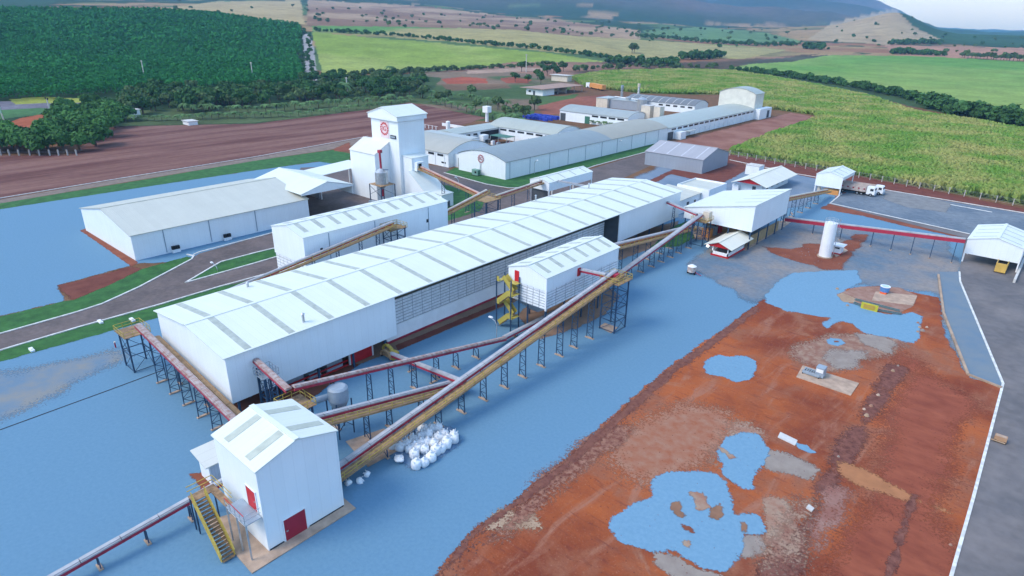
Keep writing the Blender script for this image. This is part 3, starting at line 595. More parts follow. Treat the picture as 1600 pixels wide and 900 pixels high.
def frame_door(root, x0, x1, y0, y1, z0, z1, M, face, label=None, handle=True):
    """a door leaf standing 5 cm proud of a wall with a white frame; face = 'y-' or 'x+'"""
    d = part_box(root, 'door', x0, x1, y0, y1, z0, z1, M, label); f = MB(); k = .1
    if face == 'y-':
        f.box(x0-k, x0, y0-.02, y1, z0, z1+k, WM); f.box(x1, x1+k, y0-.02, y1, z0, z1+k, WM); f.box(x0, x1, y0-.02, y1, z1, z1+k, WM)
        if handle: part_box(d, 'handle', x1-.3, x1-.2, y0-.05, y0, z0+1, z0+1.15, galv)
    else:
        f.box(x0, x1+.02, y0-k, y0, z0, z1+k, WM); f.box(x0, x1+.02, y1, y1+k, z0, z1+k, WM); f.box(x0, x1+.02, y0, y1, z1, z1+k, WM)
        if handle: part_box(d, 'handle', x1, x1+.06, y0+.15, y0+.35, z0+1, z0+1.12, galv)
    f.build('door_frame', d)
def columns(root, pts, z1, M=navy, w_=.28, name='column'):
    for x, y in pts: part_box(root, name, x-w_/2, x+w_/2, y-w_/2, y+w_/2, 0, z1, M)
def louvres(root, face, a0, a1, pos, z0, z1, ny, nz, M=louv, t=.05, depth=.02, name='louvre'):
    """grid of sheet panels on a dark backing. face 'x': plane X=pos facing +X; 'y': plane Y=pos facing -Y"""
    b = MB(); da = (a1-a0)/ny; dz = (z1-z0)/nz
    for i in range(ny):
        for j in range(nz):
            a, c, z, q = a0+i*da+.07, a0+(i+1)*da-.07, z0+j*dz+.12, z0+(j+1)*dz-.03
            # each slat leans out at its foot
            if face == 'x': vs = [(pos-t, a, z), (pos+depth, a, z), (pos, a, q), (pos-t, a, q), (pos-t, c, z), (pos+depth, c, z), (pos, c, q), (pos-t, c, q)]
            else: vs = [(a, pos+t, z), (a, pos-depth, z), (a, pos, q), (a, pos+t, q), (c, pos+t, z), (c, pos-depth, z), (c, pos, q), (c, pos+t, q)]
            b.add(vs, [(0, 1, 2, 3), (7, 6, 5, 4), (0, 4, 5, 1), (1, 5, 6, 2), (2, 6, 7, 3), (3, 7, 4, 0)], M)
    back = mat('louvre_back', (.34, .37, .40), .8)
    if face == 'x': b.box(pos-t-.05, pos-t, a0, a1, z0, z1, back)
    else: b.box(a0, a1, pos+t, pos+t+.05, z0, z1, back)
    b.build(name, root)
# --- main hall
HX0, HX1, HY0, HY1 = -86.6, -67.6, 27.1, 136.3
hall, hroof = gable('production_hall', 'long white elevated production hall with grey skylight strips, the longest roof in the plant', 'industrial hall', HX0, HX1, HY0, HY1, 2.5, 8.65, 9.75, 'Y', sky=19, sw=.85, oh=.3, wall=False, gap=.0)
b = MB(); poly = [(HX0, 2.5), (HX1, 2.5), (HX1, 8.62), (-77.1, 9.72), (HX0, 8.62)]
b.prism(poly, HY0, HY0+.15, wallw, 'y'); b.prism(poly, HY1-.15, HY1, wallw, 'y'); b.box(HX0, HX0+.15, HY0+.15, HY1-.15, 2.5, 8.62, wallw)
b.box(HX1-.15, HX1, HY0+.15, 51.8, 2.5, 8.62, wallw); b.box(HX1-.15, HX1, 110.3, HY1-.15, 2.5, 8.62, wallw)
b.build('wall', hall)
part_box(hall, 'side_panel', -71.2, HX1-.16, 110.15, 110.28, .2, 8.6, darkg, 'dark grey end panel beside the louvre wall')
part_box(hall, 'side_panel', -71.2, HX1-.16, 51.83, 51.95, 2.5, 8.6, wallw)
louvres(hall, 'x', 52, 110, -71.0, 2.15, 6.2, 30, 8)
b = MB(); b.prism([(-71.6, .3), (-70.25, .3), (-71.0, 2.1), (-71.6, 2.1)], 52, 110, WM, 'y'); b.build('sloped_base', hall, 'smooth white sloping wall foot under the louvres')
b = MB(); b.box(-71.6, -70.05, 52, 110, 0, .3, redc); b.build('plinth', hall)
part_box(hall, 'painted_gap_shade', -71.5, -71.2, 52, 110, 6.2, 8.3, mat('gap_shade_brown', (.10, .09, .06), .9))  # solid strip coloured as the shade in the open gap under the eave
columns(hall, [(-68.1, y) for y in (28, 33.5, 39, 44.5, 50)]+[(-68.1, y) for y in (113, 118.5, 124, 130, 135.5)]+[(-71.4, y) for y in (31, 38, 45, 51.5)]+[(-86.3, y) for y in range(28, 136, 12)], 2.7, navy, .25)
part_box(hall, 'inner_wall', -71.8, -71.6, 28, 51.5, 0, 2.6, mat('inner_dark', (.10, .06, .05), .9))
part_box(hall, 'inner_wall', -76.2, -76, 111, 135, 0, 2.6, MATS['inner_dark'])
d = part_box(hall, 'roller_door', -69.2, -69.05, 44.6, 48.3, 0, 2.4, red, 'red roller door under the hanging wall')
f = MB(); f.box(-69.2, -68.95, 44.4, 44.6, 0, 2.4, WM); f.box(-69.2, -68.95, 48.3, 48.5, 0, 2.4, WM); f.build('door_frame', d)
b = MB()
for x0, x1, y0, y1, z1 in ((-71, -69.4, 35, 37.5, 1.5), (-70.8, -69.3, 38.2, 40, 1.1), (-71, -69.3, 41, 43.5, 1.6)): b.box(x0, x1, y0, y1, 0, z1, greypaint); b.cyl((x0+x1)/2, (y0+y1)/2, z1, z1+.5, .4, .4, WM)
b.box(-69.2, -69, 35, 44.2, .8, .95, red); b.box(-69.2, -69, 35, 44.2, .1, .25, red)
b.build('hopper_base', hall)
for (px, py) in ((474, 499), (837, 310), (920, 293), (387, 445)):
    x, y = G(px, py, 9.3); 
    b = MB(); zz = 9.75-abs(x+77.1)*.116; hh = 1.2 if px != 387 else .7; b.cyl(x, y, zz, zz+hh, .17, .17, galv, 12); b.cyl(x, y, zz+hh+.05, zz+hh+.2, .28, .1, galv, 12); b.build('roof_vent', hroof)
# --- bin block in front of the hall
blk, blroof = gable('seed_bin_block', 'small white bin house on tall legs with louvred lower walls beside the yellow stair tower', 'industrial building', -62, -54.4, 69.8, 89.4, 4.5, 9.7, 10.8, 'Y', sky=6, sw=.8, oh=.12, skip=('u1', 'v0'), gap=.2)
b = MB(); b.prism([(-62, 7.6), (-54.4, 7.6), (-54.4, 9.68), (-58.2, 10.78), (-62, 9.68)], 69.8, 69.95, wallw, 'y'); b.box(-54.55, -54.4, 69.95, 89.4, 7.6, 9.68, wallw); b.build('upper_wall', blk)
louvres(blk, 'x', 69.9, 89.4, -54.5, 4.5, 7.6, 8, 7); louvres(blk, 'y', -61.9, -54.6, 69.9, 4.5, 7.6, 6, 7)
b = MB(); b.box(-54.6, -54.35, 69.75, 69.95, 4.4, 7.7, WM); b.build('corner_trim', blk)
for y0 in (70.2, 75, 79.8, 84.6):
    b = MB(); vs = [(-61.8, y0, 4.5), (-54.6, y0, 4.5), (-54.6, y0+4.5, 4.5), (-61.8, y0+4.5, 4.5), (-58.8, y0+1.6, 2.6), (-57.6, y0+1.6, 2.6), (-57.6, y0+2.9, 2.6), (-58.8, y0+2.9, 2.6)]
    b.add(vs, [(0, 3, 2, 1), (4, 5, 6, 7), (0, 1, 5, 4), (1, 2, 6, 5), (2, 3, 7, 6), (3, 0, 4, 7)], greypaint); b.build('hopper', blk)
columns(blk, [(x, y) for x in (-61.7, -58.2, -54.7) for y in (70.1, 74.8, 79.6, 84.4, 89.1)], 4.5, navy, .2)
d = part_box(blk, 'door', -60.7, -59.8, 69.74, 69.79, 7.7, 9.45, red)
b = MB(); b.beam((-54.3, 77.9, 9.2), (-54.3, 77.9, 8.3), .5, .12, redc); b.box(-54.4, -54.25, 77.5, 78.2, 7.9, 9.2, red); b.build('door', blk, 'small red hatch where the short conveyor enters')
# --- bin building behind the hall
wh2, w2roof = gable('bin_house', 'white bin house with ten dark skylights standing behind the long hall', 'industrial building', -108, -97.4, 55.8, 90, 4.4, 9.5, 10.7, 'Y', sky=10, sw=.9, oh=.12, gap=.28, skip=())
louvres(wh2, 'y', -107.9, -97.5, 55.9, .3, 4.4, 8, 7); louvres(wh2, 'x', 55.9, 90, -97.6, .3, 4.4, 14, 7)
for y in (58.9, 62.5, 78, 84): 
    x0 = -97.39; part_box(wh2, 'hatch', x0, x0+.06, y, y+.5, 6.2, 6.9, glassd)
for y in (60.8, 71, 84.5): part_box(wh2, 'downpipe', -97.39, -97.3, y, y+.12, 4.4, 9.3, greypaint)
# --- left warehouse
wl, wlroof = gable('warehouse', 'wide low white warehouse with cream roof at the left edge of the plant', 'warehouse', -163.2, -134.6, 40.4, 79.5, 0, 5.15, 7.9, 'Y', rm=roofcream, oh=.25)
for y in (46.3, 55.6, 66): 
    part_box(wl, 'downpipe', -134.58, -134.48, y, y+.15, .3, 5, greypaint)
for px, py in ((284, 392), (361, 374)):
    x, y = -133.9, (48.0 if px == 284 else 58.9)
    fn = thing('fan_unit', 'twin dark fan cooling unit by the warehouse wall, '+('the one nearer the warehouse corner' if px == 284 else 'the one farther along the wall'), 'fan unit', (x, y, 0), 'fan units along the warehouse')
    part_box(fn, 'base', x-.4, x+.2, y-.8, y+.8, .05, .7, WM)
    for k in (-.5, .5):
        b = MB(); b.box(x-.4, x+.2, y+k*.8-.34, y+k*.8+.34, .73, 1.4, black); b.build('fan', fn)
wc, wcroof = gable('loading_canopy', 'white gabled loading canopy joining the warehouse to the tower, dark and open below', 'canopy', -156.5, -134.5, 77.9, 92.4, 4.2, 6.5, 8.35, 'X', oh=.12, skip=('u0', 'v1', 'v0'), rm=roofX)
b = MB(); b.prism([(77.9, 6.15), (92.4, 6.15), (92.4, 6.48), (85.1, 8.3), (77.9, 6.48)], -134.65, -134.5, wallw, 'x'); b.build('gable_fascia', wc)
b = MB(); b.box(-156.5, -156.3, 80, 92.3, 0, 6.2, wallw); b.box(-156.3, -150, 92.2, 92.35, 0, 6.2, greywall); b.build('back_wall', wc)
wc2 = thing('canopy_lean_to', 'pale sloping roof between the loading canopy and the tall tower', 'canopy', (-155, 97, 0))
b = MB(); b.prism([(92.6, 6.45), (107, 7.2), (107, 7.35), (92.6, 6.6)], -157, -148.3, roofX, 'x'); b.build('roof', wc2)
columns(wc2, [(-156.8, 92.8), (-156.8, 106.8)], 6.5, WM, .25)
columns(wc, [(-156.2, 79.8), (-149, 92.2)], 6.2, WM, .25)
b = MB(); b.box(-136.5, -134.8, 98.2, 99.6, 0, .9, greypaint); tag(b.build('pallet_crate'), 'small pale crate at the foot of the tower under the canopy', 'crate')
# --- tower group
tw = thing('elevator_tower', 'tall white elevator tower with red round emblem, highest building of the plant', 'tower', (-137, 108, 0))
def lidbox(root, nm, x0, x1, y0, y1, z0, zl, zr_, M=wallw, rmat=roofX):
    """monopitch along X: height zl at x0, zr_ at x1"""
    b = MB(); b.prism([(x0, z0), (x1, z0), (x1, zr_), (x0, zl)], y0, y1, M, 'y'); o = b.build(nm, root)
    r = MB(); s = (zr_-zl)/(x1-x0); a, c = x0-.15, x1+.15; za, zc = zl-s*.15, zr_+s*.15
    r.prism([(a, za+.003), (c, zc+.003), (c, zc+.12), (a, za+.12)], y0-.15, y1+.15, rmat, 'y'); r.build('roof', root); return o
b = MB(); b.prism([(101.7, 0), (111.5, 0), (111.5, 14), (106.6, 14.9), (101.7, 12.1)], -148.1, -137.3, wallw, 'x'); b.build('lower_block', tw)
b = MB(); b.prism([(101.5, 12.13), (106.6, 14.93), (111.7, 13.98), (111.7, 14.1), (106.6, 15.06), (101.5, 12.26)], -148.3, -137.1, roofcreamx, 'x'); b.build('roof', tw)
part_box(tw, 'tower_shaft', -144.4, -133.2, 106.6, 115.4, 0, 21.6, wallw)
b = MB(); b.prism([(-144.9, 20.6), (-132.7, 20.6), (-132.7, 21.8), (-138.8, 23.7), (-144.9, 21.8)], 106.0, 116, wallw, 'y'); b.build('tower_head', tw)
b = MB(); b.prism([(-145.1, 21.75), (-138.8, 23.72), (-132.5, 21.75), (-132.5, 21.9), (-138.8, 23.87), (-145.1, 21.9)], 105.8, 116.2, roofY, 'y'); b.build('roof', tw)
lidbox(tw, 'side_annex', -133.2, -129.5, 107.5, 113.2, 0, 11.8, 11.5)
lidbox(tw, 'lean_to', -129.5, -123, 106.5, 113, 0, 8.2, 3.5)
lidbox(tw, 'porch', -123, -119.5, 108.5, 112.5, 0, 3.6, 3.4)
part_box(tw, 'door', -119.49, -119.4, 109.5, 111.2, 0, 1.6, darkg)
part_box(tw, 'conveyor_hood', -131, -128.2, 108.1, 110.6, 8.3, 10.6, wallw)
part_box(tw, 'hatch', -128.19, -128.1, 108.6, 109.6, 8.5, 10.2, dark)
part_box(tw, 'sign_plate', -136.4, -134.2, 106.4, 106.58, 16.0, 16.9, darkg)
b = MB(); b.box(-136.2, -134.4, 106.33, 106.4, 16.25, 16.65, greypaint); b.build('sign_text_strip', tw)
def emblem(root, cx, cy, cz, s, M=red, backing=True, letters=True):
    e = MB()
    if backing: e.box(cx-s*1.02, cx+s*1.05, cy+.01, cy+.03, cz-s*1.35, cz+s*1.15, mat('sign_blush', (.76, .62, .64), .5, .05))
    n = 14
    for k in range(n):
        a = 2*math.pi*k/n; r0, r1 = s*.66, s*1.0
        pts = []
        for rr_, da in ((r0, -.13), (r0*1.02, .12), (r1*.92, .40), (r1, .26), (r1*.9, .05)): pts.append((cx+rr_*math.cos(a+da), cz+rr_*math.sin(a+da)))
        e.prism(pts, cy-.05, cy, M, 'y')
    root_ = e.build('emblem', root)
    if letters:
        cu = bpy.data.curves.new('emblem_letters', 'FONT'); cu.body = 'IG'; cu.size = s*.98; cu.extrude = .03; cu.align_x = 'CENTER'; cu.align_y = 'CENTER'
        t = bpy.data.objects.new('emblem_letters', cu); COL.objects.link(t); bpy.context.view_layer.update()
        me = bpy.data.meshes.new_from_object(t); bpy.data.objects.remove(t)
        o = bpy.data.objects.new('emblem_letters', me); COL.objects.link(o); me.materials.clear(); me.materials.append(M)
        o.parent = root_; wl_ = wloc(root_); o.location = (cx-wl_[0], cy-.02-wl_[1], cz-wl_[2]); o.rotation_euler = (R(90), 0, 0)
emblem(tw, -138.8, 106.5, 18.2, 1.75)
# galvanised hopper tank on a stand beside the tower
tx, ty = -134.0, 101.0
tk = thing('hopper_tank', 'round galvanised hopper tank on a dark steel stand in front of the tower', 'tank', (tx, ty, 0))
b = MB(); b.cyl(tx, ty, 5.4, 8.4, 1.7, 1.7, galv, 24); b.cyl(tx, ty, 8.4, 9.3, 1.72, .4, galv, 24); b.cyl(tx, ty, 3.9, 5.4, .4, 1.7, galv, 24); b.build('shell', tk)
b = MB(); b.box(tx-2.5, tx+2.5, ty-2.3, ty+2.3, 5.2, 5.3, gold2); b.build('platform', tk)
for a in (-2.4, 2.4):
    for c in (-2.2, 2.2): part_box(tk, 'leg', tx+a-.1, tx+a+.1, ty+c-.1, ty+c+.1, 0, 5.2, navy)
b = MB(); b.beam((tx-2.4, ty-2.2, 4.9), (tx+2.4, ty-2.2, 2.5), .08, .08, navy); b.beam((tx+2.4, ty-2.2, 4.9), (tx-2.4, ty-2.2, 2.5), .08, .08, navy); b.beam((tx+2.4, ty-2.2, 4.9), (tx+2.4, ty+2.2, 2.5), .08, .08, navy); b.build('brace', tk)
b = MB(); b.tube([(tx, ty, 9.2), (tx-.2, ty, 13.6)], .28, redc, 10); b.box(tx-.6, tx+.4, ty-.4, ty+.4, 13.3, 14, redc); b.tube([(tx+.5, ty, 9), (tx+2.6, ty+.2, 9.3)], .12, navy, 8); b.tube([(tx, ty, 3.9), (tx, ty, 2)], .35, redc, 10); b.build('feed_pipe', tk)
# --- front building
fb, fbroof = gable('front_bin_house', 'tall white gabled house nearest the camera with red doors and greenish skylights', 'industrial building', -53.6, -45.8, 19.2, 27.3, .1, 8.95, 10.15, 'X', sky=2, sw=.9, skym=skyl2, oh=.15, gap=.08)
frame_door(fb, -45.79, -45.72, 20.9, 23.1, .12, 2.5, mat('door_crimson', (.33, .02, .04), .5), 'x+', 'crimson ground floor double door')
frame_door(fb, -48.2, -46.6, 19.13, 19.19, 4.1, 6.3, red, 'y-', 'bright red upper door above the stair landing')
b = MB()
for z in (.25,): b.box(-45.79, -45.74, 19.3, 20.7, .1, .25, MATS['window_dark']); b.box(-45.79, -45.74, 23.4, 27.2, .1, .22, MATS['window_dark'])
b.build('base_gap', fb)
# stair of front building
st = thing('landing_stair', 'yellow railed steel stair and landing on the front house wall', 'stair', (-49.5, 17.9, 0))
lz = 4.05
part_box(st, 'landing', -49.5, -45.9, 17.6, 19.1, lz-.08, lz, greypaint)
b = MB()
for x in (-49.5, -48.6, -47.7, -46.8, -45.95): b.beam((x, 17.6, lz), (x, 17.6, lz+1), .05, .05, galv)
for z in (.5, 1): b.beam((-49.5, 17.6, lz+z), (-45.95, 17.6, lz+z), .05, .05, red if z == 1 else galv); b.beam((-45.95, 17.6, lz+z), (-45.95, 19.1, lz+z), .05, .05, galv)
b.build('landing_rail', st)
for x, y in ((-45.95, 17.65), (-49.45, 17.65), (-47.6, 17.65)): part_box(st, 'post', x-.06, x+.06, y-.06, y+.06, .12, lz-.08, galv)
SX0, SX1 = -52.3, -49.5
b = MB()
for k in range(16):
    t = k/15; y = 17.3-0*t; z = lz*(1-t)+.2; x = -50.2
    yy = 18.9-t*0
p_top, p_bot = Vector((-51.6, 18.3, lz+.3)), Vector((-47.6, 17.0-1.2, .25))
# flight runs along the wall toward the road side, parallel to X
fl0, fl1 = Vector((-52.4, 16.5, lz)), Vector((-47.6, 16.3, .2))
for k in range(18):
    c = fl0.lerp(fl1, k/17); b.box(c.x-.16, c.x+.16, c.y-.55, c.y+.55, c.z-.03, c.z+.03, gold)
b.build('step', st, 'open grating treads')
for s_ in (-.6, .6):
    b = MB(); b.beam(fl0+Vector((0, s_, 0)), fl1+Vector((0, s_, 0)), .08, .28, yel)
    for z in (.55, 1.0): b.beam(fl0+Vector((0, s_, z)), fl1+Vector((0, s_, z)), .07, .07, yel)
    b.beam(fl0+Vector((0, s_, .5)), fl1+Vector((0, s_, .5)), .03, .8, mat('yellow_mesh', (.42, .36, .10), .6))
    for k in range(7): c = fl0.lerp(fl1, k/6)+Vector((0, s_, 0)); b.beam(c, c+Vector((0, 0, 1)), .06, .06, yel)
    b.build('handrail', st)
b = MB(); b.box(-53.4, -52.4, 15.9, 17.6, lz-.08, lz, gold); b.box(-53.4, -49.5, 17.6, 18.3, lz-.081, lz-.001, gold)
for z in (.5, 1): b.beam((-53.4, 15.9, lz+z), (-53.4, 18.3, lz+z), .06, .06, yel); b.beam((-53.4, 18.3, lz+z), (-49.6, 18.3, lz+z), .05, .05, yel)
b.build('top_platform', st)
for x, y in ((-53.3, 16), (-53.3, 18.2), (-52.5, 16)): part_box(st, 'post', x-.06, x+.06, y-.06, y+.06, .12, lz-.08, navy)
# annex at left of front building
an = thing('lean_to_shed', 'small white lean-to shed with ribbed grey roof left of the front house', 'shed', (-58, 21, 0))
b = MB(); b.prism([(-60.8, 0), (-58.5, 0), (-58.5, 2.45), (-60.8, 2.85)], 19.9, 24, wallw, 'y'); b.build('wall', an)
b = MB(); b.prism([(-61.5, 2.98), (-58.2, 2.40), (-58.2, 2.52), (-61.5, 3.10)], 19.5, 24.3, roofcreamx, 'y'); b.build('roof', an)
part_box(an, 'ribbed_panel', -58.49, -58.42, 20.0, 23.9, .1, 2.38, panelmat('rib_blue', (.50, .56, .64), 'Y', .3, seam=.35))
# --- elevated box at the far end
eb = thing('elevated_storage_box', 'big white windowless box with sloping roof raised on dark columns', 'industrial building', (-56, 142, 0))
b = MB(); b.prism([(-64, 4), (-48.2, 4), (-48.2, 9.75), (-64, 6.5)], 131.8, 152, wallw, 'y'); b.build('wall', eb)
b = MB(); b.prism([(-64.2, 6.46), (-48, 9.79), (-48, 9.91), (-64.2, 6.58)], 131.6, 152.2, roofY, 'y'); er = b.build('roof', eb)
for y in (136, 140.2, 144.4, 148.6): b = MB(); s = 3.25/15.8; b.prism([(-63.7, 6.56+.05), (-48.5, 9.69+.13), (-48.5, 9.69+.15), (-63.7, 6.56+.07)], y-.2, y+.2, skyl, 'y'); b.build('skylight', er)
columns(eb, [(x, y) for x in (-63.7, -58.5, -53.4, -48.5) for y in (132.1, 137, 142, 147, 151.7)], 4, navy, .22)
part_box(eb, 'base_wall', -62, -52, 140, 140.2, 0, 3.9, mat('under_tan', (.36, .26, .14), .9))
part_box(eb, 'base_wall', -49.4, -49.2, 134, 151, 0, 2.2, MATS['under_tan'])
for y in (133.5, 136, 138.5): part_box(eb, 'machine', -60+y*0, -58, y, y+1.4, 0, 2, [orange, red, greypaint][int(y*2) % 3])
# --- pavilion
pv, _ = gable('open_pavilion', 'small open pavilion with cream roof, red gable and low red and white wall', 'pavilion', -54.2, -48.3, 122.8, 133.6, 1.9, 2.1, 3.2, 'Y', rm=roofwarm, oh=.1, wall=False)
b = MB(); b.box(-52.7, -49.2, 123.4, 123.55, .35, 1, WM); b.box(-49.35, -49.2, 123.55, 131.5, .35, 1, WM); b.box(-52.7, -52.55, 123.55, 131.5, .35, 1, WM); b.box(-52.7, -49.2, 131.5, 131.65, .35, 1, WM); b.build('low_wall', pv)
b = MB(); b.box(-52.85, -49.05, 123.25, 131.8, 0, .35, red); b.build('red_base', pv)
b = MB(); b.prism([(-53.6, 2.1), (-48.9, 2.1), (-51.25, 3.1)], 123.0, 123.1, red, 'y'); b.build('red_gable', pv)
columns(pv, [(-52.6, 123.5), (-49.3, 123.5), (-52.6, 131.5), (-49.3, 131.5), (-49.3, 127.5), (-52.6, 127.5)], 2.15, WM, .2, 'post')
part_box(pv, 'inner_counter', -52, -50, 125, 130, .4, 1.2, darkg)
b = MB(); b.cyl(-53.6, 123.0, 1.75, 1.95, .22, .22, lampw, 12); b.build('lamp', pv, 'lit white lamp under the roof corner')
# --- long hut with red gable
gh, _ = gable('gatehouse', 'long cream roofed hut with a red triangular gable beyond the elevated box', 'hut', -72.6, -64, 179.5, 202, 0, 3.0, 4.5, 'Y', wm=wallw, rm=roofwarm, oh=.9, wall=False)
b = MB(); b.box(-71.4, -65.2, 181, 201.5, 0, 2.9, wallw); b.build('wall', gh)
b = MB(); b.prism([(-72.2, 3.05), (-64.4, 3.05), (-68.3, 4.4)], 179.2, 179.3, red, 'y'); b.build('red_gable', gh)
for y in (184, 188, 192, 196): f = part_box(gh, 'window', -65.19, -65.12, y, y+1.5, 1.1, 2.2, glassd)
part_box(gh, 'door', -68, -67, 180.93, 180.99, 0, 2.1, darkg)
part_box(gh, 'store_box', -73.4, -71.6, 179.8, 180.7, 0, 2.1, WM)
b = MB(); b.box(-80, -75.6, 204.5, 208.5, 0, 2.9, WM); b.box(-80.1, -75.5, 204.4, 208.6, 2.9, 3.0, concl); tag(b.build('utility_cabin'), 'plain white utility cabin left of the red gabled hut', 'cabin')
# --- dump shelter
ds, _ = gable('unloading_shelter', 'white gabled truck unloading shelter with a loaded truck driving out', 'shelter', -55.6, -48.4, 195.4, 206.8, 2.0, 5.3, 6.4, 'Y', oh=.1, sky=3, sw=.4, skip=('u1', 'u0', 'v1'))
b = MB(); b.box(-55.6, -55.5, 195.6, 206.8, 3.6, 5.28, wallw); b.box(-48.5, -48.4, 195.6, 206.8, 4.4, 5.28, wallw); b.build('side_panel', ds)
columns(ds, [(x, y) for x in (-55.4, -48.6) for y in (195.6, 206.6)], 5.2, WM, .25, 'post')
part_box(ds, 'pit_box', -53, -49, 195.8, 198, 0, 1.3, orange)
b = MB(); b.cyl(-54.5, 196.5, 0, 1.6, .5, .5, cream, 10); b.build('barrel', ds)
# --- right shed
rs, rsr = gable('truck_shed', 'open white truck shed with skylight lines at the right edge of the photo', 'shed', -12.9, -3.6, 155.7, 169, 1.9, 4.9, 6.1, 'Y', oh=.12, sky=4, sw=.3, ridge_at=-8.1, skip=('u0', 'u1', 'v1'))
b = MB(); b.box(-12.9, -12.78, 156, 169, 3.2, 4.85, wallw); b.box(-3.72, -3.6, 156, 169, 1.2, 4.85, wallw); b.build('side_panel', rs)
columns(rs, [(-12.8, 155.8), (-3.7, 155.8), (-12.8, 162), (-3.7, 162), (-12.8, 168.8), (-3.7, 168.8)], 4.8, WM, .25, 'post')
part_box(rs, 'wheel_guard', -3.5, -3.1, 148.5, 169, 0, .8, concl)
# --- container under the shed
ct = thing('yellow_container', 'yellow steel skip container with dark load inside the right truck shed', 'container', (-6.1, 153.9, 0))
b = MB(); b.box(-7.0, -5.2, 152.6, 152.7, .3, 2.1, yel2 if 0 else mat('skip_yellow', (.62, .40, .10), .55, .12)); b.box(-7, -6.9, 152.7, 157.5, .3, 2.1, MATS['skip_yellow']); b.box(-5.3, -5.2, 152.7, 157.5, .3, 2.1, MATS['skip_yellow']); b.box(-7, -5.2, 157.5, 157.6, .3, 2.1, MATS['skip_yellow']); b.box(-6.9, -5.3, 152.7, 157.5, .3, .5, MATS['skip_yellow'])
for x in (-6.7, -6.1, -5.5): b.box(x-.05, x+.05, 152.53, 152.6, .3, 2.1, MATS['skip_yellow'])
b.build('body', ct); part_box(ct, 'load', -6.88, -5.32, 152.72, 157.4, .55, 1.5, black)
for x in (-6.9, -5.3):
    for y in (153.3, 156.8): b = MB(); b.tube([(x-.15, y, .32), (x+.15, y, .32)], .32, black, 12); b.build('wheel', ct)
# --- silo
sx, sy = -34.8, 138.9
so = thing('white_silo', 'tall white cylindrical silo with railed top standing on red soil', 'silo', (sx, sy, 0))
b = MB(); b.cyl(sx, sy, .25, 7.4, 1.22, 1.22, WM, 40); b.cyl(sx, sy, 7.4, 7.6, 1.22, .3, WM, 40); b.build('shell', so, smooth=False)
b = MB(); b.cyl(sx, sy, 0, .25, 1.5, 1.5, conc, 32); b.build('base', so)
b = MB()
for z in (7.85, 8.2):
    pts = [(sx+1.2*math.cos(a), sy+1.2*math.sin(a), z) for a in np.linspace(0, 2*math.pi, 25)]; b.tube(pts, .03, galv, 5)
for k in range(12): a = k*math.pi/6; b.tube([(sx+1.2*math.cos(a), sy+1.2*math.sin(a), 7.4), (sx+1.2*math.cos(a), sy+1.2*math.sin(a), 8.2)], .03, galv, 5)
b.build('top_rail', so)
b = MB(); lx, ly = sx+1.35, sy+.75
for s_ in (-.2, .2): b.tube([(lx, ly+s_, .3), (lx, ly+s_, 8.3)], .035, galv, 5)
for z in np.arange(.6, 8.2, .35): b.tube([(lx, ly-.2, z), (lx, ly+.2, z)], .025, galv, 5)
for z in np.arange(2.5, 8.3, .8): b.tube([(lx+.35*math.sin(a), ly+.35*math.cos(a), z) for a in np.linspace(-.5, math.pi+.5, 9)], .025, galv, 5)
b.build('ladder', so)
hs = thing('pump_cabin', 'small white cabin with flat roof right behind the silo', 'cabin', (-33.2, 143, 0))
b = MB(); b.box(-34.4, -32.6, 142, 144, .1, .35, red); b.box(-34.35, -32.65, 142.05, 143.95, .35, 1.9, WM); b.build('wall', hs)
b = MB(); b.box(-34.7, -32.2, 141.7, 144.3, 1.9, 2.0, WM); b.build('roof', hs); part_box(hs, 'window', -33.9, -33, 141.98, 142.04, 1.3, 1.6, glassd)
# --- F shelter left of the hall
fs, _ = gable('transfer_shelter', 'raised white gabled shelter with greenish skylights between the hall and the arched warehouse', 'shelter', -107.8, -101.3, 129.5, 149, 3.9, 6.05, 7.0, 'Y', oh=.1, sky=4, sw=.5, skym=skyl2)
columns(fs, [(x, y) for x in (-107.6, -101.5) for y in (129.7, 139, 148.8)], 4, WM, .3, 'post')
b = MB(); b.box(-107.4, -101.7, 130, 130.2, .2, 3.8, darkg); b.build('opening', fs)
part_box(fs, 'hatch', -104.5, -103.6, 129.42, 129.49, 5.2, 6.5, dark)
# --- gray shed
gs, _ = gable('grey_shed', 'plain grey metal shed with pale roof ribs standing on red soil', 'shed', -111, -90, 194.2, 213.3, 0, 4.5, 7.0, 'X', wm=greywall, rm=greyroof, oh=.2, sky=4, sw=.35, skym=mat('rib_pale', (.52, .52, .55), .5), gap=.02)
# --- low buildings behind the hall end
lb = thing('annex_block', 'low white parapet block beside the far end of the long hall', 'building', (-74, 160, 0))
b = MB(); b.box(-79.5, -70.2, 157.5, 168, 0, 4.3, cream if 0 else wallw); b.build('wall', lb)
b = MB(); b.box(-79.5, -70.2, 157.5, 157.7, 4.3, 4.8, WM); b.box(-79.5, -79.3, 157.7, 168, 4.3, 4.8, WM); b.box(-70.4, -70.2, 157.7, 168, 4.3, 4.8, WM); b.box(-79.3, -70.4, 167.8, 168, 4.3, 4.8, WM); b.build('parapet', lb)
part_box(lb, 'roof', -79.3, -70.4, 157.7, 167.8, 4.28, 4.4, roofcream); part_box(lb, 'window', -70.19, -70.1, 160, 161.5, 2, 3, glassd)
lc = thing('annex_lean_to', 'beige roofed lean-to between the parapet block and the long hall', 'building', (-76, 150, 0))
b = MB(); b.prism([(-82, 0), (-72.5, 0), (-72.5, 3.6), (-82, 4.2)], 146, 157.3, wallw, 'y'); b.build('wall', lc)
b = MB(); b.prism([(-82.2, 4.22), (-72.2, 3.6), (-72.2, 3.72), (-82.2, 4.34)], 145.7, 157.4, roofcream, 'y'); b.build('roof', lc)
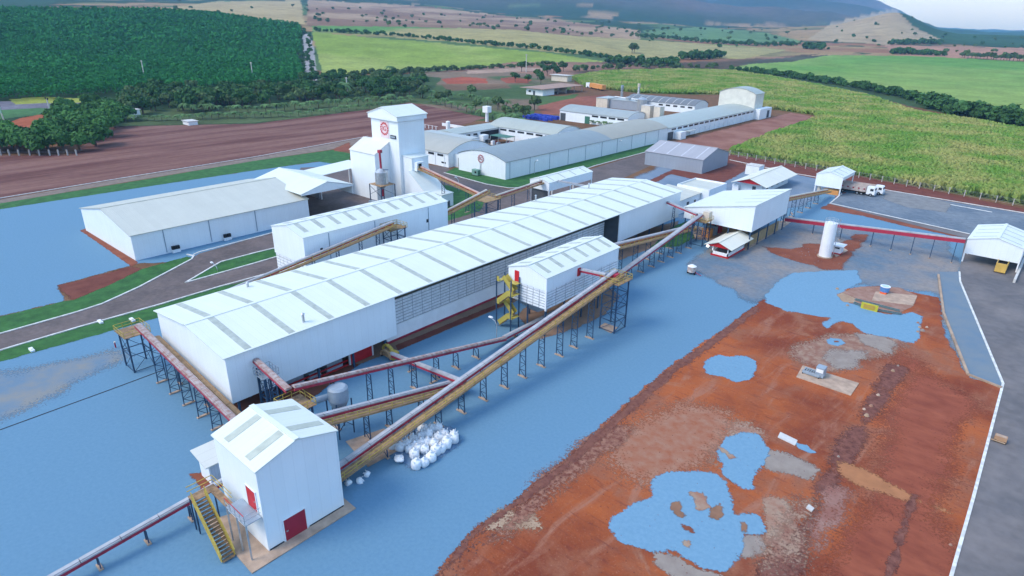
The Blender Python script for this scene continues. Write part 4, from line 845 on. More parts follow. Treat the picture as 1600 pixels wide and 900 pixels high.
part_box(lc, 'window', -72.49, -72.42, 150, 151.2, 1.6, 2.5, glassd); part_box(lc, 'window', -72.49, -72.42, 154, 155, 1.4, 2.3, glassd)
# --- arched warehouses
bw = barrel('arched_warehouse', 'very long white barrel roofed warehouse with a round red emblem on its front', 'warehouse', -149.6, -129.3, 143.6, 242, 5.3, 7.4, secs=[(143.4, 201, roofgrey), (201, 242.1, roofbeige)])
emblem(bw, -139.6, 143.5, 5.0, 1.35, mat('emblem_dull_red', (.35, .05, .06), .6), backing=False)
for y in (145.5, 155, 165, 175, 185, 195, 205, 215, 225, 235): part_box(bw, 'wall_rib', -129.29, -129.2, y, y+.15, .1, 5.2, greypaint)
b = MB(); b.tube([(-139.9, 143.5, 3.6), (-139.9, 143.5, .3)], .05, greypaint); b.tube([(-139.5, 143.5, 3.6), (-139.5, 143.5, .3)], .05, greypaint); b.build('cable_pipe', bw)
gn = thing('generator_cabinet', 'green generator cabinet on the lawn in front of the arched warehouse', 'generator', (-140, 142, 0))
part_box(gn, 'body', -141.3, -138.8, 141.2, 142.6, .2, 1.9, greenl); part_box(gn, 'vent', -140, -139.3, 141.12, 141.19, .8, 1.4, black); part_box(gn, 'base', -141.4, -138.7, 141.1, 142.7, 0, .2, dark); part_box(gn, 'side_door', -138.79, -138.72, 141.4, 142.4, .4, 1.7, green)
bw2 = barrel('arched_workshop', 'second long barrel roofed building with a row of high dark windows behind the first', 'warehouse', -149, -129.4, 242.4, 331, 4.8, 6.6, rm=roofgreen)
for k in range(17): part_box(bw2, 'window', -129.39, -129.3, 246+k*5, 249.6+k*5, 3.7, 4.4, glassd)
for k in range(14): part_box(bw2, 'buttress', -129.39, -129.0, 262+k*4.8, 262.25+k*4.8, .1, 2.6, wallw)
part_box(bw2, 'door', -129.39, -129.3, 243, 247.5, 0, 3.2, darkg)
part_box(bw2, 'awning', -129.2, -125.8, 255, 262, 2.6, 2.75, roofgreyx); part_box(bw2, 'porch', -129.1, -126.3, 248.5, 253, 0, 3, wallw)
tb = barrel('tall_arched_store', 'tall cream arched store standing above the far end of the workshop', 'building', -149.2, -130, 331.3, 342, 12, 14.6, wm=mat('wall_cream', (.66, .64, .56), .6, .08), rm=roofgreen)
b = MB(); b.box(-130, -126.8, 331.5, 347, 0, 5, wallw); b.box(-126.79, -126.7, 341, 344, .2, 3.8, darkg); tag(b.build('end_annex'), 'low flat white annex at the foot of the tall cream store', 'annex')
# --- workshop complex on the left
e1 = barrel('office_block', 'barrel roofed white office left of the arched warehouse with high windows', 'building', -186, -154.3, 143.5, 163.8, 4.4, 7.4, 'X', rm=panelmat('roof_beige_x', (.38, .37, .32), 'X', 1.5))
for x in (-170, -165.4, -160.8, -156.3): part_box(e1, 'window', x-3.2, x-.4, 143.4, 143.48, 3.3, 4.0, glassd); part_box(e1, 'pilaster', x, x+.25, 143.35, 143.48, 0, 4.3, wallw)
part_box(e1, 'window', -157.6, -155.6, 143.4, 143.48, 1.1, 1.6, glassd)
part_box(e1, 'link_wall', -154.2, -150.3, 146, 146.2, 0, 4.2, wallw); part_box(e1, 'door', -152.2, -150.9, 145.9, 145.98, 0, 3.2, dark)
b = MB(); b.box(-194, -168, 164.2, 172, 4.5, 4.75, roofgreyx); b.box(-194, -168, 164.3, 171.9, 0, 4.5, wallw); b.box(-194.2, -168, 164.0, 164.2, 4.5, 5.1, darkg); tag(b.build('flat_wing'), 'flat grey roofed wing behind the barrel roofed office', 'building')
e3 = thing('courtyard_wing', 'long grey roofed wing closing the left side of the courtyard', 'building', (-186, 187, 0))
b = MB(); b.box(-192, -181, 172.3, 203, 0, 4.3, wallw); b.build('wall', e3)
b = MB(); b.prism([(-192.3, 4.35), (-180.5, 4.35), (-180.5, 4.5), (-186, 5.2), (-192.3, 4.5)], 172.2, 203.3, roofgreen, 'y'); b.build('roof', e3)
for y in (174, 178, 182): part_box(e3, 'window', -180.99, -180.9, y, y+2.2, 2.8, 3.6, glassd)
part_box(e3, 'opening', -180.99, -180.9, 186, 202, 0, 3.8, dark)
part_box(e3, 'tank', -180.5, -177.5, 184, 187, 0, 3, wallw)
e2 = barrel('rear_workshop', 'barrel roofed workshop with a row of dark high windows behind the courtyard', 'building', -186, -151.5, 196.5, 213.5, 4.7, 7.1, 'X', rm=panelmat('roof_beige_x2', (.38, .40, .35), 'X', 1.5))
for k in range(6): part_box(e2, 'window', -180+k*4.7, -176.6+k*4.7, 196.4, 196.48, 3.5, 4.2, glassd)
part_box(e2, 'door', -165, -163.8, 196.4, 196.48, 0, 1.9, dark)
cy = thing('courtyard_canopy', 'dark green flat canopy over machines in the workshop courtyard', 'canopy', (-172, 189, 0))
part_box(cy, 'roof', -176.5, -167.5, 186.5, 191.5, 2.9, 3.05, green); columns(cy, [(-176.3, 186.7), (-167.7, 186.7), (-176.3, 191.3), (-167.7, 191.3)], 2.9, galv, .15, 'post')
rr = random.Random(3)
for k in range(9):
    x = -178+k*1.7; y = 184.5+rr.random()*5; b = MB(); h_ = .8+rr.random()*.8
    b.box(x-.5, x+.5, y-.7, y+.7, 0, h_, [greypaint, darkg, redc, WM][k % 4]); b.cyl(x, y, h_, h_+.4, .25, .25, galv, 10)
    tag(b.build('machine'), 'small workshop machine stored under or beside the green courtyard canopy', 'machine', 'machines in the courtyard')
wt = thing('water_tower', 'white mushroom water tower with a small emblem behind the workshops', 'water tower', (-216.8, 227.3, 0))
b = MB(); b.cyl(-216.8, 227.3, 0, 4.3, .8, .8, WM, 16); b.build('shaft', wt); part_box(wt, 'tank', -218.4, -215.2, 225.9, 228.7, 4.3, 7.1, WM)
b = MB(); b.cyl(0, 0, 0, .05, .8, .8, redc, 14); o = b.build('emblem', wt); o.rotation_euler = (R(90), 0, 0); o.location = (0, -1.42, 5.7)
b = MB(); b.cyl(-212.6, 198, 0, 3.3, .95, .95, WM, 18); b.cyl(-212.6, 198, 3.3, 3.6, .95, .4, WM, 18); tag(b.build('water_tank'), 'short white cylinder tank beside a long low white wall', 'tank')
b = MB(); b.box(-222, -205, 203, 203.3, 0, 1.3, WM); tag(b.build('low_wall'), 'low white wall beside the white cylinder tank', 'wall'); b = MB()
for k in range(8): b.box(-232+k*2.4, -231.8+k*2.4, 193, 193.2, 0, 1.6, WM)
b.beam((-232, 193.1, 1.5), (-214, 193.1, 1.5), .08, .1, WM); tag(b.build('fence'), 'white post and rail fence left of the white cylinder tank', 'fence')
e4 = barrel('green_door_workshop', 'white barrel roofed workshop with green door behind the blue drums', 'building', -196, -157.5, 257, 274, 4.6, 6.6, 'X', rm=panelmat('roof_gx', (.32, .35, .34), 'X', 1.5))
part_box(e4, 'door', -181, -178.2, 256.9, 256.98, 0, 3.4, green); part_box(e4, 'opening', -195.6, -192.5, 256.9, 256.98, 0, 3.6, darkg)
for k in range(4): part_box(e4, 'window', -177+k*4.7, -173.5+k*4.7, 256.9, 256.98, 3.4, 4.2, glassd)
for i, (x0, x1) in enumerate(((-159.6, -154.9), (-152.9, -149.7))):
    t = thing('hoist_building', 'pale boxy elevator housing between the arched roofs, '+('the left one of the pair' if i == 0 else 'the right one of the pair'), 'tower', ((x0+x1)/2, 273.5, 0), 'pair of elevator housings')
    part_box(t, 'shaft', x0, x1, 271.5, 275.5, 0, 9, cream); part_box(t, 'cap', x0-.1, x1+.1, 271.4, 275.6, 9, 9.15, concl)
e5 = thing('process_building', 'grey metal process building with pipes behind the green door workshop', 'building', (-200, 320, 0))
b = MB(); b.box(-214, -206.5, 314, 326, 0, 5, cream); b.box(-206.4, -188, 316, 327, 0, 4.6, greywall); b.build('wall', e5)
b = MB(); b.box(-214.3, -206.3, 313.8, 326.2, 5, 5.15, roofgreyx); b.box(-206.2, -187.8, 315.8, 327.2, 4.6, 4.75, roofgreyx); b.build('roof', e5)
b = MB(); b.cyl(-196, 318.5, 4.75, 6.5, 1.4, 1.4, galv, 14); b.cyl(-191, 320, 4.75, 6, 1, 1, greypaint, 14); b.tube([(-205, 319, 6), (-190, 319, 5.6)], .3, galv, 8); b.build('pipework', e5)
b = MB(); b.cyl(-185.5, 316, 0, 6.4, 2.6, 2.6, galv, 20); b.cyl(-185.5, 316, 6.4, 7.4, 2.6, .5, galv, 20); tag(b.build('round_silo'), 'round galvanised silo at the end of the grey process building', 'silo')
e6 = barrel('dark_roof_shed', 'long low shed with dark roof, pale ribs and an arched end wall', 'building', -203, -160.5, 328, 343.5, 4.1, 6.3, 'X', rm=roofdark)
for k in range(9): 
    b = MB(); n_ = 10; x = -200+k*4.4
    for i in range(n_):
        u = lambda i: 328-.35+16.2*i/n_
        zf = lambda i: 4.3+2.2*(1-(2*i/n_-1)**2)
        b.beam((x, u(i), zf(i)), (x, u(i+1), zf(i+1)), .3, .06, concl)
    b.build('roof_rib', e6)
for k in range(5): part_box(e6, 'window', -182+k*4.4, -179.5+k*4.4, 327.9, 327.98, 2.6, 3.4, glassd)
for i, (px, py) in enumerate(((971, 155), (997, 152))):
    x, y = G(px, py); t = thing('exhaust_stack', 'slim lattice exhaust stack behind the workshops, '+('the duller left one' if i == 0 else 'the brighter right one with a pale cap'), 'chimney', (x, y, 0), 'pair of exhaust stacks')
    b = MB()
    for a in (-.7, .7):
        for c in (-.7, .7): b.beam((x+a, y+c, 0), (x+a*.5, y+c*.5, 7), .18, .18, galv)
    for z in (2, 4, 6): b.box(x-.7, x+.7, y-.7, y+.7, z, z+.15, galv)
    b.build('frame', t); b = MB(); b.cyl(x, y, 0, 7.3, .45, .45, WM if i else greypaint, 12); b.cyl(x, y, 6.6, 8.4, .9, .9, [greypaint, cream][i], 14); b.build('flue', t)
# hut with flat roof and open annex
hu = thing('garden_hut', 'white hut with a long flat roof and open porch on the grass by the trees', 'hut', (-276, 342, 0))
b = MB(); b.box(-284, -270, 335, 347, 0, 4, WM); b.build('wall', hu); b = MB(); b.box(-288, -268, 333, 378, 4.1, 4.35, mat('roof_rust', (.34, .22, .17), .8)); b.build('roof', hu)
columns(hu, [(-270, 378-k*9) for k in range(4)]+[(-286, 378-k*9) for k in range(3)], 4.1, wood, .3, 'post'); part_box(hu, 'store_wall', -284, -272, 362, 362.3, 0, 3.2, cream)
part_box(hu, 'door', -278, -276.4, 334.9, 334.98, 0, 2.6, darkg); part_box(hu, 'window', -281.8, -280, 334.9, 334.98, 1.6, 2.8, glassd)
b = MB(); b.box(-338, -322, 430, 436, 0, 4.5, cream); b.box(-339, -321, 429, 437, 4.5, 4.8, concl); tag(b.build('cream_store'), 'small cream store behind the flat roofed hut', 'building')
for k in range(44):
    b = MB(); x = -213+(k % 11)*1.5+rr.random()*.6; y = 249+(k//11)*3.2+rr.random(); b.cyl(x, y, 0, 1.3, .75, .75, blue, 10); b.cyl(x, y, 1.3, 1.4, .6, .6, blue, 10)
    tag(b.build('blue_drum'), 'blue plastic drum stored on the grass behind the workshops', 'drum', 'blue drums behind the workshops')
# small roadside buildings left
for i, (a, c, dx) in enumerate(((G(195, 181), 3.4, 9), (G(286, 194), 1.6, 6))):
    b = MB(); x, y = a; b.box(x, x+dx, y, y+4, 0, c, WM); b.box(x-.4, x+dx+.4, y-.4, y+4.4, c, c+.2, concl)
    if i == 0:
        for k in (.6, 5.6): b.box(x+k, x+k+2.2, y-.04, y, .9, 2.4, glassd)
    tag(b.build('roadside_shelter'), ['white roadside shelter with dark openings among the trees', 'low white slab block beside the row of small palms'][i], 'shelter')
# ------------------------------------------------------------------ conveyors
def trestle(root, x, y, zt, ax, spread=.9, lw=.1, foot=True, M=navy):
    """lattice support: two legs spread along ax ('X' or 'Y')"""
    b = MB(); dx, dy = (spread/2, 0) if ax == 'X' else (0, spread/2)
    for s_ in (-1, 1): b.beam((x+s_*dx*1.25, y+s_*dy*1.25, .1), (x+s_*dx, y+s_*dy, zt), lw, lw, M)
    n = max(1, int(zt/.9)); 
    for k in range(n):
        z0 = zt*k/n+.15; z1 = zt*(k+1)/n; s_ = 1 if k % 2 else -1
        b.beam((x-s_*dx*1.1, y-s_*dy*1.1, z0), (x+s_*dx*1.1, y+s_*dy*1.1, z1), lw*.6, lw*.6, M)
        b.beam((x-dx*1.1, y-dy*1.1, z1), (x+dx*1.1, y+dy*1.1, z1), lw*.6, lw*.6, M)
    o = b.build('support', root)
    if foot: part_box(o, 'footing', x-dx*1.3-.18, x+dx*1.3+.18, y-dy*1.3-.18, y+dy*1.3+.18, 0, .14, conc)
    return o
def conveyor(label, p0, p1, side=0, cw=.8, wm=None, cm=cover, fm=redc, sup=(), ax='X', spread=.9, rail=yel, name='belt_conveyor', fh=.3, wd=.8, supdz=.35, frame_side=None):
    """belt from p0 to p1; side = +1/-1 walkway right/left of travel, 0 none"""
    p0 = Vector(p0); p1 = Vector(p1); root = thing(name, label, 'conveyor', (p0.x, p0.y, 0))
    d = (p1-p0).normalized(); sx_ = d.cross(Vector((0, 0, 1))).normalized(); L_ = (p1-p0).length
    b = MB()      # cover with joints
    n = max(2, int(L_/3.0))
    for k in range(n):
        a = p0.lerp(p1, k/n)+d*.03; c = p0.lerp(p1, (k+1)/n)-d*.03
        b.beam(a, c, cw, .16, cm, (0, 0, fh/2+.08)); b.beam(a, c, cw*.6, .08, cm, (0, 0, fh/2+.2))
    b.beam(p0, p1, cw*.9, .05, darkg, (0, 0, fh/2-.03)); b.build('belt_cover', root)
    b = MB()
    for s_ in (-1, 1): b.beam(p0, p1, .09, fh, fm, (s_*(cw/2-.02), 0, 0))
    k = 0
    while k*1.5 < L_: c = p0+d*k*1.5; b.beam(c-sx_*cw/2, c+sx_*cw/2, .08, .08, fm, (0, 0, -fh/2)); k += 1
    b.build('frame', root)
    if side:
        off = side*(cw/2+wd/2+.06); b = MB(); b.beam(p0, p1, wd, .06, wm or gold, (off, 0, -.25)); b.beam(p0, p1, .08, .24, gold2, (off+side*wd/2, 0, -.3)); b.build('walkway', root)
        b = MB()
        for z in (.35, .75): b.beam(p0, p1, .05, .05, rail, (off+side*wd/2, 0, z-.25))
        for z in (.02, .14): b.beam(p0, p1, .03, .05, gold2, (off+side*wd/2, 0, z-.1))
        k = 0
        while k*1.6 < L_: c = p0+d*k*1.6+sx_*(off+side*wd/2); b.beam(c+Vector((0, 0, -.2)), c+Vector((0, 0, .52)), .06, .06, rail); k += 1
        b.build('railing', root)
    for t in sup: c = p0.lerp(p1, t); trestle(root, c.x+(sx_.x*side*.35), c.y+(sx_.y*side*.35), c.z-supdz, ax, spread)
    return root
def ty(y, a, b): return (y-a)/(b-a)
conveyor('longest conveyor with tan walkway, from the front house up to the corner lattice tower', (-49.55, 27.4, 1.25), (-49.55, 81, 9.0), 1, wm=gold, sup=[ty(y, 27.4, 81) for y in (35, 39, 43.1, 46.9, 50.8, 54.8, 58.5, 62.5, 66.7, 70.2, 74.3)], cw=.72, wd=1.15)
conveyor('white covered conveyor climbing from the corner lattice tower to the elevated box', (-58.3, 90.5, .8), (-58.3, 128.3, 6.5), 0, sup=[ty(y, 90.5, 128.3) for y in (100.1, 104.3, 108.4, 112.2, 116, 119.6, 124)], cw=.95)
conveyor('shorter yellow railed conveyor dropping from the front house roof to the long conveyor', (-53.4, 27.5, 6.2), (-53.4, 51, 1.0), 1, sup=[ty(y, 27.5, 51) for y in (35.6, 38.8, 43.7, 47)], cw=.72, wd=1.15)
conveyor('thin red conveyor with dusty cover descending beside the long hall', (-57.6, 29.7, 7.6), (-57.6, 64.2, .7), 0, cw=.7, cm=coverd, sup=[ty(y, 29.7, 64.2) for y in (34.5, 39.5, 42.8, 46.5, 50.4, 54, 58)])
conveyor('low red conveyor under the bin house legs', (-57.8, 64.2, .75), (-57.8, 90, .9), 0, cw=.7, sup=(.1, .5, .9), supdz=.2)
conveyor('steep dusty conveyor leaving the hall wall above the front house', (-67.5, 30.6, 6.9), (-57.6, 29.2, 7.5), 0, cw=.7, cm=coverd, sup=(.12, .5), ax='Y')
conveyor('low red conveyor from the yellow intake machine toward the long conveyor', (-66, 49.3, .9), (-51, 49.3, 2.3), 0, cw=.7, sup=(.3, .6, .85), ax='Y', spread=.7)
conveyor('dusty red conveyor along the near gable of the long hall', (-88.4, 25, 6.6), (-57.5, 25, 2.8), 0, cw=.8, cm=coverd, sup=[ty(x, -88.4, -57.5) for x in (-83.5, -79.5, -75.6, -71.6, -67.9, -63.5)], ax='Y')
conveyor('brown grating walkway climbing the near gable of the long hall', (-86.5, 26.35, 4.9), (-60.5, 26.35, 2.0), 0, cw=.8, cm=gold2, fm=navy, sup=(.2, .5, .8), ax='X', name='inclined_walkway', spread=.5)
conveyor('low white and red conveyor running out of the bottom left corner of the photo', (-55.1, -6, .55), (-55.1, 20.2, 2.4), 0, cw=.65, sup=[ty(y, -6, 20.2) for y in (0, 4.2, 8.3, 12.3, 16.3)], spread=.5)
conveyor('short red conveyor from the bin house into the corner lattice tower', (-54.3, 78.2, 8.7), (-49.8, 78.6, 8.9), 0, cw=.8)
conveyor('thin red conveyor from the far hall wall to the elevated box tower', (-67.5, 129.9, 7.2), (-58.5, 126.6, 6.8), 0, cw=.5, sup=(.25,), ax='Y')
conveyor('gold sided conveyor leaving the back of the bin house', (-61.5, 89.6, 7.0), (-61.5, 131, 2.6), 1, cw=.95, wd=1.0, sup=[ty(y, 89.6, 131) for y in (96, 101, 106.7, 111.6, 116.5, 121)])
conveyor('tan walkway conveyor rising along the bin house behind the long hall', (-95.6, 38, 4.3), (-95.6, 74, 8.7), 1, cw=.6, sup=[ty(y, 38, 74) for y in (56, 61, 66, 70)])
conveyor('red railed conveyor falling from the tower hood to the yellow junction', (-128.1, 109.3, 9.2), (-105.6, 111.5, 4.6), 1, cw=.6, wd=.8, sup=(.35, .7), ax='Y', cm=mat('conveyor_pink', (.55, .38, .34), .6, .2), wm=gold2)
conveyor('pale covered conveyor from the rear bin house up to the yellow junction', (-101.5, 90.2, 5.2), (-101.5, 106.3, 8.2), 1, cw=.6, cm=mat('cover_sand', (.50, .46, .42), .7, .15), sup=(.3, .7))
conveyor('sand coloured conveyor from the yellow junction into the raised transfer shelter', (-104, 112, 5.3), (-104, 129.4, 6.1), 1, cw=.6, cm=MATS['cover_sand'], sup=(.05, .35, .7), rail=gold2)
conveyor('walkway conveyor from the elevated box to the truck unloading shelter', (-51, 152.2, 6.6), (-51, 192, 1.9), 1, cw=.6, sup=[.15, .3, .45, .6, .75], cm=MATS['cover_sand'])
conveyor('long red sided conveyor passing behind the white silo to the right truck shed', (-48.6, 153.3, 2.2), (-13, 153.3, 5.0), 0, cw=.8, fh=.75, fm=mat('crimson_side', (.38, .03, .06), .5, .12), sup=[ty(x, -48.6, -13) for x in (-42, -36, -29.6, -25.6, -21.8, -18.2, -14.3)], ax='Y', spread=.25, supdz=.3)
conveyor('short grey duct conveyor between the hall roof and the transfer shelter', (-101.2, 133, 6.0), (-88, 133, 6.2), 0, cw=.35, fm=greypaint, sup=())
# platforms / towers
def lattice_tower(name, label, x0, x1, y0, y1, zt, deck=gold, rail=yel, M=navy, group=None, rh=.9):
    t = thing(name, label, 'lattice tower', ((x0+x1)/2, (y0+y1)/2, 0), group)
    for x in (x0, x1):
        for y in (y0, y1): part_box(t, 'leg', x-.09, x+.09, y-.09, y+.09, 0, zt, M)
    b = MB(); n = max(2, int(zt/1.9))
    for k in range(1, n+1):
        z = zt*k/n-.1; zp = zt*(k-1)/n+.1
        for (a, c), (e, f_) in (((x0, y0), (x1, y0)), ((x1, y0), (x1, y1)), ((x1, y1), (x0, y1)), ((x0, y1), (x0, y0))):
            b.beam((a, c, z), (e, f_, z), .1, .1, M); 
            if k % 2: b.beam((a, c, zp), (e, f_, z), .06, .06, M)
            else: b.beam((e, f_, zp), (a, c, z), .06, .06, M)
    b.beam((x0, y0, .15), (x1, y0, .15), .08, .08, M); b.beam((x1, y0, .15), (x1, y1, .15), .08, .08, M)
    b.build('brace', t)
    b = MB(); e = .35; b.box(x0-e, x1+e, y0-e, y1+e, zt, zt+.08, deck)
    b.build('platform', t)
    b = MB()
    for z in (rh*.5, rh):
        for a, c in (((x0-e, y0-e), (x1+e, y0-e)), ((x1+e, y0-e), (x1+e, y1+e)), ((x1+e, y1+e), (x0-e, y1+e)), ((x0-e, y1+e), (x0-e, y0-e))): b.beam((*a, zt+z), (*c, zt+z), .05, .05, rail)
    for i in range(4):
        for j in range(4):
            if 0 < i < 3 and 0 < j < 3: continue
            x = x0-e+(x1-x0+2*e)*i/3; y = y0-e+(y1-y0+2*e)*j/3; b.beam((x, y, zt), (x, y, zt+rh), .05, .05, rail)
    b.build('railing', t); return t
t = lattice_tower('transfer_tower', 'open navy lattice tower with yellow railed deck at the top of the longest conveyor', -50, -47.3, 78.2, 81.3, 8.2)
part_box(t, 'gearbox', -49.6, -48.6, 79.6, 80.7, 8.28, 9, redc)
t = lattice_tower('transfer_tower', 'navy lattice tower with cream cabin beside the elevated white box', -59.4, -56.6, 126.9, 129.8, 5.4); part_box(t, 'cabin', -58, -56.6, 128.5, 130, 5.5, 7.3, cream)
lattice_tower('transfer_tower', 'navy lattice tower with rusty deck at the left gable corner of the long hall', -91.5, -88.6, 23.4, 26, 5.3)
lattice_tower('transfer_tower', 'yellow decked lattice tower between the dusty conveyor and the grey cyclone', -58.2, -55.7, 28.2, 30.6, 5.9)
lattice_tower('transfer_tower', 'small navy tower with tan deck against the rear bin house wall', -97, -94.6, 72.6, 76, 7.6)
lattice_tower('transfer_tower', 'yellow junction tower where two conveyors meet in the courtyard behind the hall', -105.8, -102, 106.5, 110.8, 5.3, deck=gold2)
lattice_tower('hall_side_frame', 'narrow grey lattice frame below the steep dusty conveyor', -66.6, -65.2, 30.2, 31.6, 5.6, deck=greypaint, rail=galv)
# stair tower
stt = thing('stair_tower', 'yellow zigzag stair tower in navy frame at the corner of the bin house', 'stair', (-61, 69, 0))
X0, X1, Y0, Y1 = -62.6, -59.6, 67.7, 69.6
for x in (X0, X1):
    for y in (Y0, Y1): part_box(stt, 'leg', x-.08, x+.08, y-.08, y+.08, 0, 8.6, navy)
yp = mat('stair_yellow', (.45, .37, .08), .5, .1)
for k in range(4):
    z0 = .2+k*1.9; z1 = z0+1.9; s_ = 1 if k % 2 == 0 else -1
    a = Vector((X0+.4, Y0+.45+(.9 if k % 2 else 0), z0)) if s_ > 0 else Vector((X1-.4, Y0+1.35, z0)); c = Vector((X1-.5, a.y, z1)) if s_ > 0 else Vector((X0+.5, a.y, z1))
    b = MB(); b.beam(a, c, .75, .1, gold2); b.build('flight', stt)
    b = MB()
    for q in (-.4, .4): b.beam(a+Vector((0, q, .55)), c+Vector((0, q, .55)), .05, .75, yp)
    b.build('handrail', stt)
    b = MB(); xx = X1-.5 if s_ > 0 else X0-.1; b.box(xx, xx+.7, Y0, Y1, z1-.06, z1, yp); b.box(xx, xx+.7, Y0-.04, Y0, z1, z1+.8, yp); b.build('landing', stt)
b = MB(); b.box(-60.9, -59.4, 68.6, 69.7, 7.6, 7.68, yp); b.build('platform', stt)
# yellow intake machine
b = MB(); mx, my = -67, 49.6
im = thing('intake_machine', 'yellow intake machine with arched guard beside the hall columns', 'machine', (mx, my, 0))
b.box(mx-1, mx+1, my-.6, my+.6, .4, .9, gold2); b.tube([(mx-1.1+1.1*math.cos(a)+.9, my+.2, .8+.9*math.sin(a)) for a in np.linspace(0, math.pi, 9)], .25, yel, 8); b.tube([(mx-1.1+1.1*math.cos(a)+1.5, my-.7, .5+.9*math.sin(a)) for a in np.linspace(0, math.pi, 9)], .2, gold2, 8); b.build('guard', im)
part_box(im, 'hopper', mx+.6, mx+1.7, my-.5, my+.7, .2, 1.2, yel)
for a in (-.9, .9): part_box(im, 'leg', mx+a-.08, mx+a+.08, my-.6, my-.45, 0, .4, navy)
# cyclone
cx, cyy = -56.4, 34.4
cyc = thing('dust_cyclone', 'grey dust cyclone with curved duct behind the front house', 'cyclone', (cx, cyy, 0))
b = MB(); b.cyl(cx, cyy, 4.6, 6.1, 1.15, 1.15, greypaint, 24); b.cyl(cx, cyy, 6.1, 6.3, 1.15, .9, greypaint, 24); b.cyl(cx, cyy, 2.2, 4.6, .3, 1.15, greypaint, 24); b.build('body', cyc)
b = MB(); b.tube([(cx-.8, cyy-.6, 4.9), (cx-1.2, cyy-2.2, 4.9), (cx-1.1, cyy-3.6, 4.6), (cx-.8, cyy-4.9, 3.9), (cx-.6, cyy-5.4, 2.6)], .38, greypaint, 14); b.build('duct', cyc)
for a in (-1, 1):
    for c in (-1, 1): part_box(cyc, 'leg', cx+a-.06, cx+a+.06, cyy+c-.06, cyy+c+.06, 0, 4.7, navy)
b = MB(); b.beam((cx+1, cyy-1, 3), (cx+1, cyy+1, 1), .07, .07, navy); b.beam((cx+1, cyy+1, 3), (cx+1, cyy-1, 1), .07, .07, navy); b.beam((cx-1, cyy-1, 3), (cx+1, cyy-1, 1), .07, .07, navy); b.build('brace', cyc)
# outdoor work frame & lathe-like machine on the pad
mc = thing('packing_machine', 'grey steel machine with roller frame standing on the tan concrete pad', 'machine', (*G(1272, 586), 0))
x, y = G(1272, 588); 
b = MB(); b.box(x-1.5, x+.8, y-.6, y-.5, .3, .7, greypaint); b.box(x-1.5, x+.8, y+.5, y+.6, .3, .7, greypaint)
for k in range(8): b.tube([(x-1.4+k*.3, y-.5, .6), (x-1.4+k*.3, y+.5, .6)], .06, galv, 6)
b.build('roller_frame', mc); b = MB(); b.box(x+.1, x+1.2, y-.4, y+.8, .3, 1.7, greypaint); b.box(x+.2, x+1.1, y-.45, y-.4, 1, 1.5, WM); b.build('cabinet', mc)
for a, c in ((-1.4, -.55), (-1.4, .55), (.7, -.55)): part_box(mc, 'leg', x+a-.06, x+a+.06, y+c-.06, y+c+.06, .14, .35, black)
# yellow and grey frame in the pit
x, y = G(1357, 485)
b = MB(); b.beam((x-1.3, y+.1, .6), (x+1.3, y+.1, .6), .12, 1.2, mat('sign_yellow', (.52, .46, .04), .5)); b.beam((x-.9, y+.02, .62), (x+.9, y+.02, .62), .06, .75, mat('mustard', (.42, .27, .05), .7)); b.box(x-1.2, x-1, y, y+.9, 0, .1, MATS['sign_yellow']); b.box(x+1, x+1.2, y, y+.9, 0, .1, MATS['sign_yellow']); tag(b.build('yellow_board'), 'yellow framed board standing on the blue gravel by the trusses', 'board')
for i, (p, q) in enumerate((((1334, 474), (1350, 481)), ((1372, 486), (1408, 492)), ((1336, 469), (1405, 487)))):
    a = G(*p); c = G(*q); b = MB()
    for o_ in (-.3, .3): b.beam((a[0], a[1]+o_, .2), (c[0], c[1]+o_, .2), .1, .14, mat('steel_teal', (.10, .17, .18), .5))
    for k in range(6): t_ = k/5; b.beam((a[0]+(c[0]-a[0])*t_, a[1]+(c[1]-a[1])*t_-.3, .2), (a[0]+(c[0]-a[0])*t_, a[1]+(c[1]-a[1])*t_+.3, .2), .08, .08, MATS['steel_teal'])
    tag(b.build('steel_frame'), ['short teal steel truss left of the yellow board', 'teal steel truss lying right of the yellow board', 'long teal steel truss lying behind the yellow board'][i], 'steel truss', 'steel trusses on the gravel')
x, y = G(1381, 458)
tb_ = thing('water_tub', 'blue and white round tub on an orange base beside the pale pad', 'tub', (x, y, 0))
b = MB(); b.cyl(x, y, .35, 1.3, .7, .85, mat('tub_blue', (.10, .25, .55), .5), 20); b.cyl(x, y, 1.3, 1.38, .85, .85, WM, 20); b.cyl(x, y, 1.39, 1.42, .6, .6, mat('tub_inside', (.45, .6, .72), .4), 20); b.build('basin', tb_)
b = MB(); b.box(x-.5, x+.5, y-.9, y+.3, .02, .35, mat('orange_red', (.75, .12, .03), .5)); b.build('base', tb_)
x, y = G(1080, 428)
mxr = thing('water_bowser', 'small round white and rust tank trailer on the blue gravel', 'trailer', (x, y, 0))
b = MB(); b.cyl(x, y, .5, 1.6, .8, .85, mat('rusty_cream', (.42, .26, .2), .7, c2=(.6, .58, .55), scale=2), 18); b.cyl(x, y, 1.6, 1.9, .85, .3, WM, 18); b.build('tank', mxr)
for a in (-.7, .7): b = MB(); b.tube([(x+a-.1, y, .35), (x+a+.1, y, .35)], .35, black, 12); b.build('wheel', mxr)
b = MB(); b.beam((x+.8, y, .5), (x+2.2, y-.3, .3), .1, .1, redc); b.build('drawbar', mxr)
x, y = G(1561, 690)
rb = thing('tan_cart', 'small tan wheeled cart on the dark road by the white kerb', 'cart', (x, y, 0))
b = MB(); b.box(x-.55, x+.65, y-.35, y+.35, .3, .8, mat('tan_box', (.40, .24, .14), .8)); b.box(x-.45, x+.55, y-.25, y+.25, .8, .83, conc); b.build('bin', rb)
b = MB(); b.box(x-.8, x+.6, y-.55, y-.4, .2, .3, tan); b.build('lip', rb)
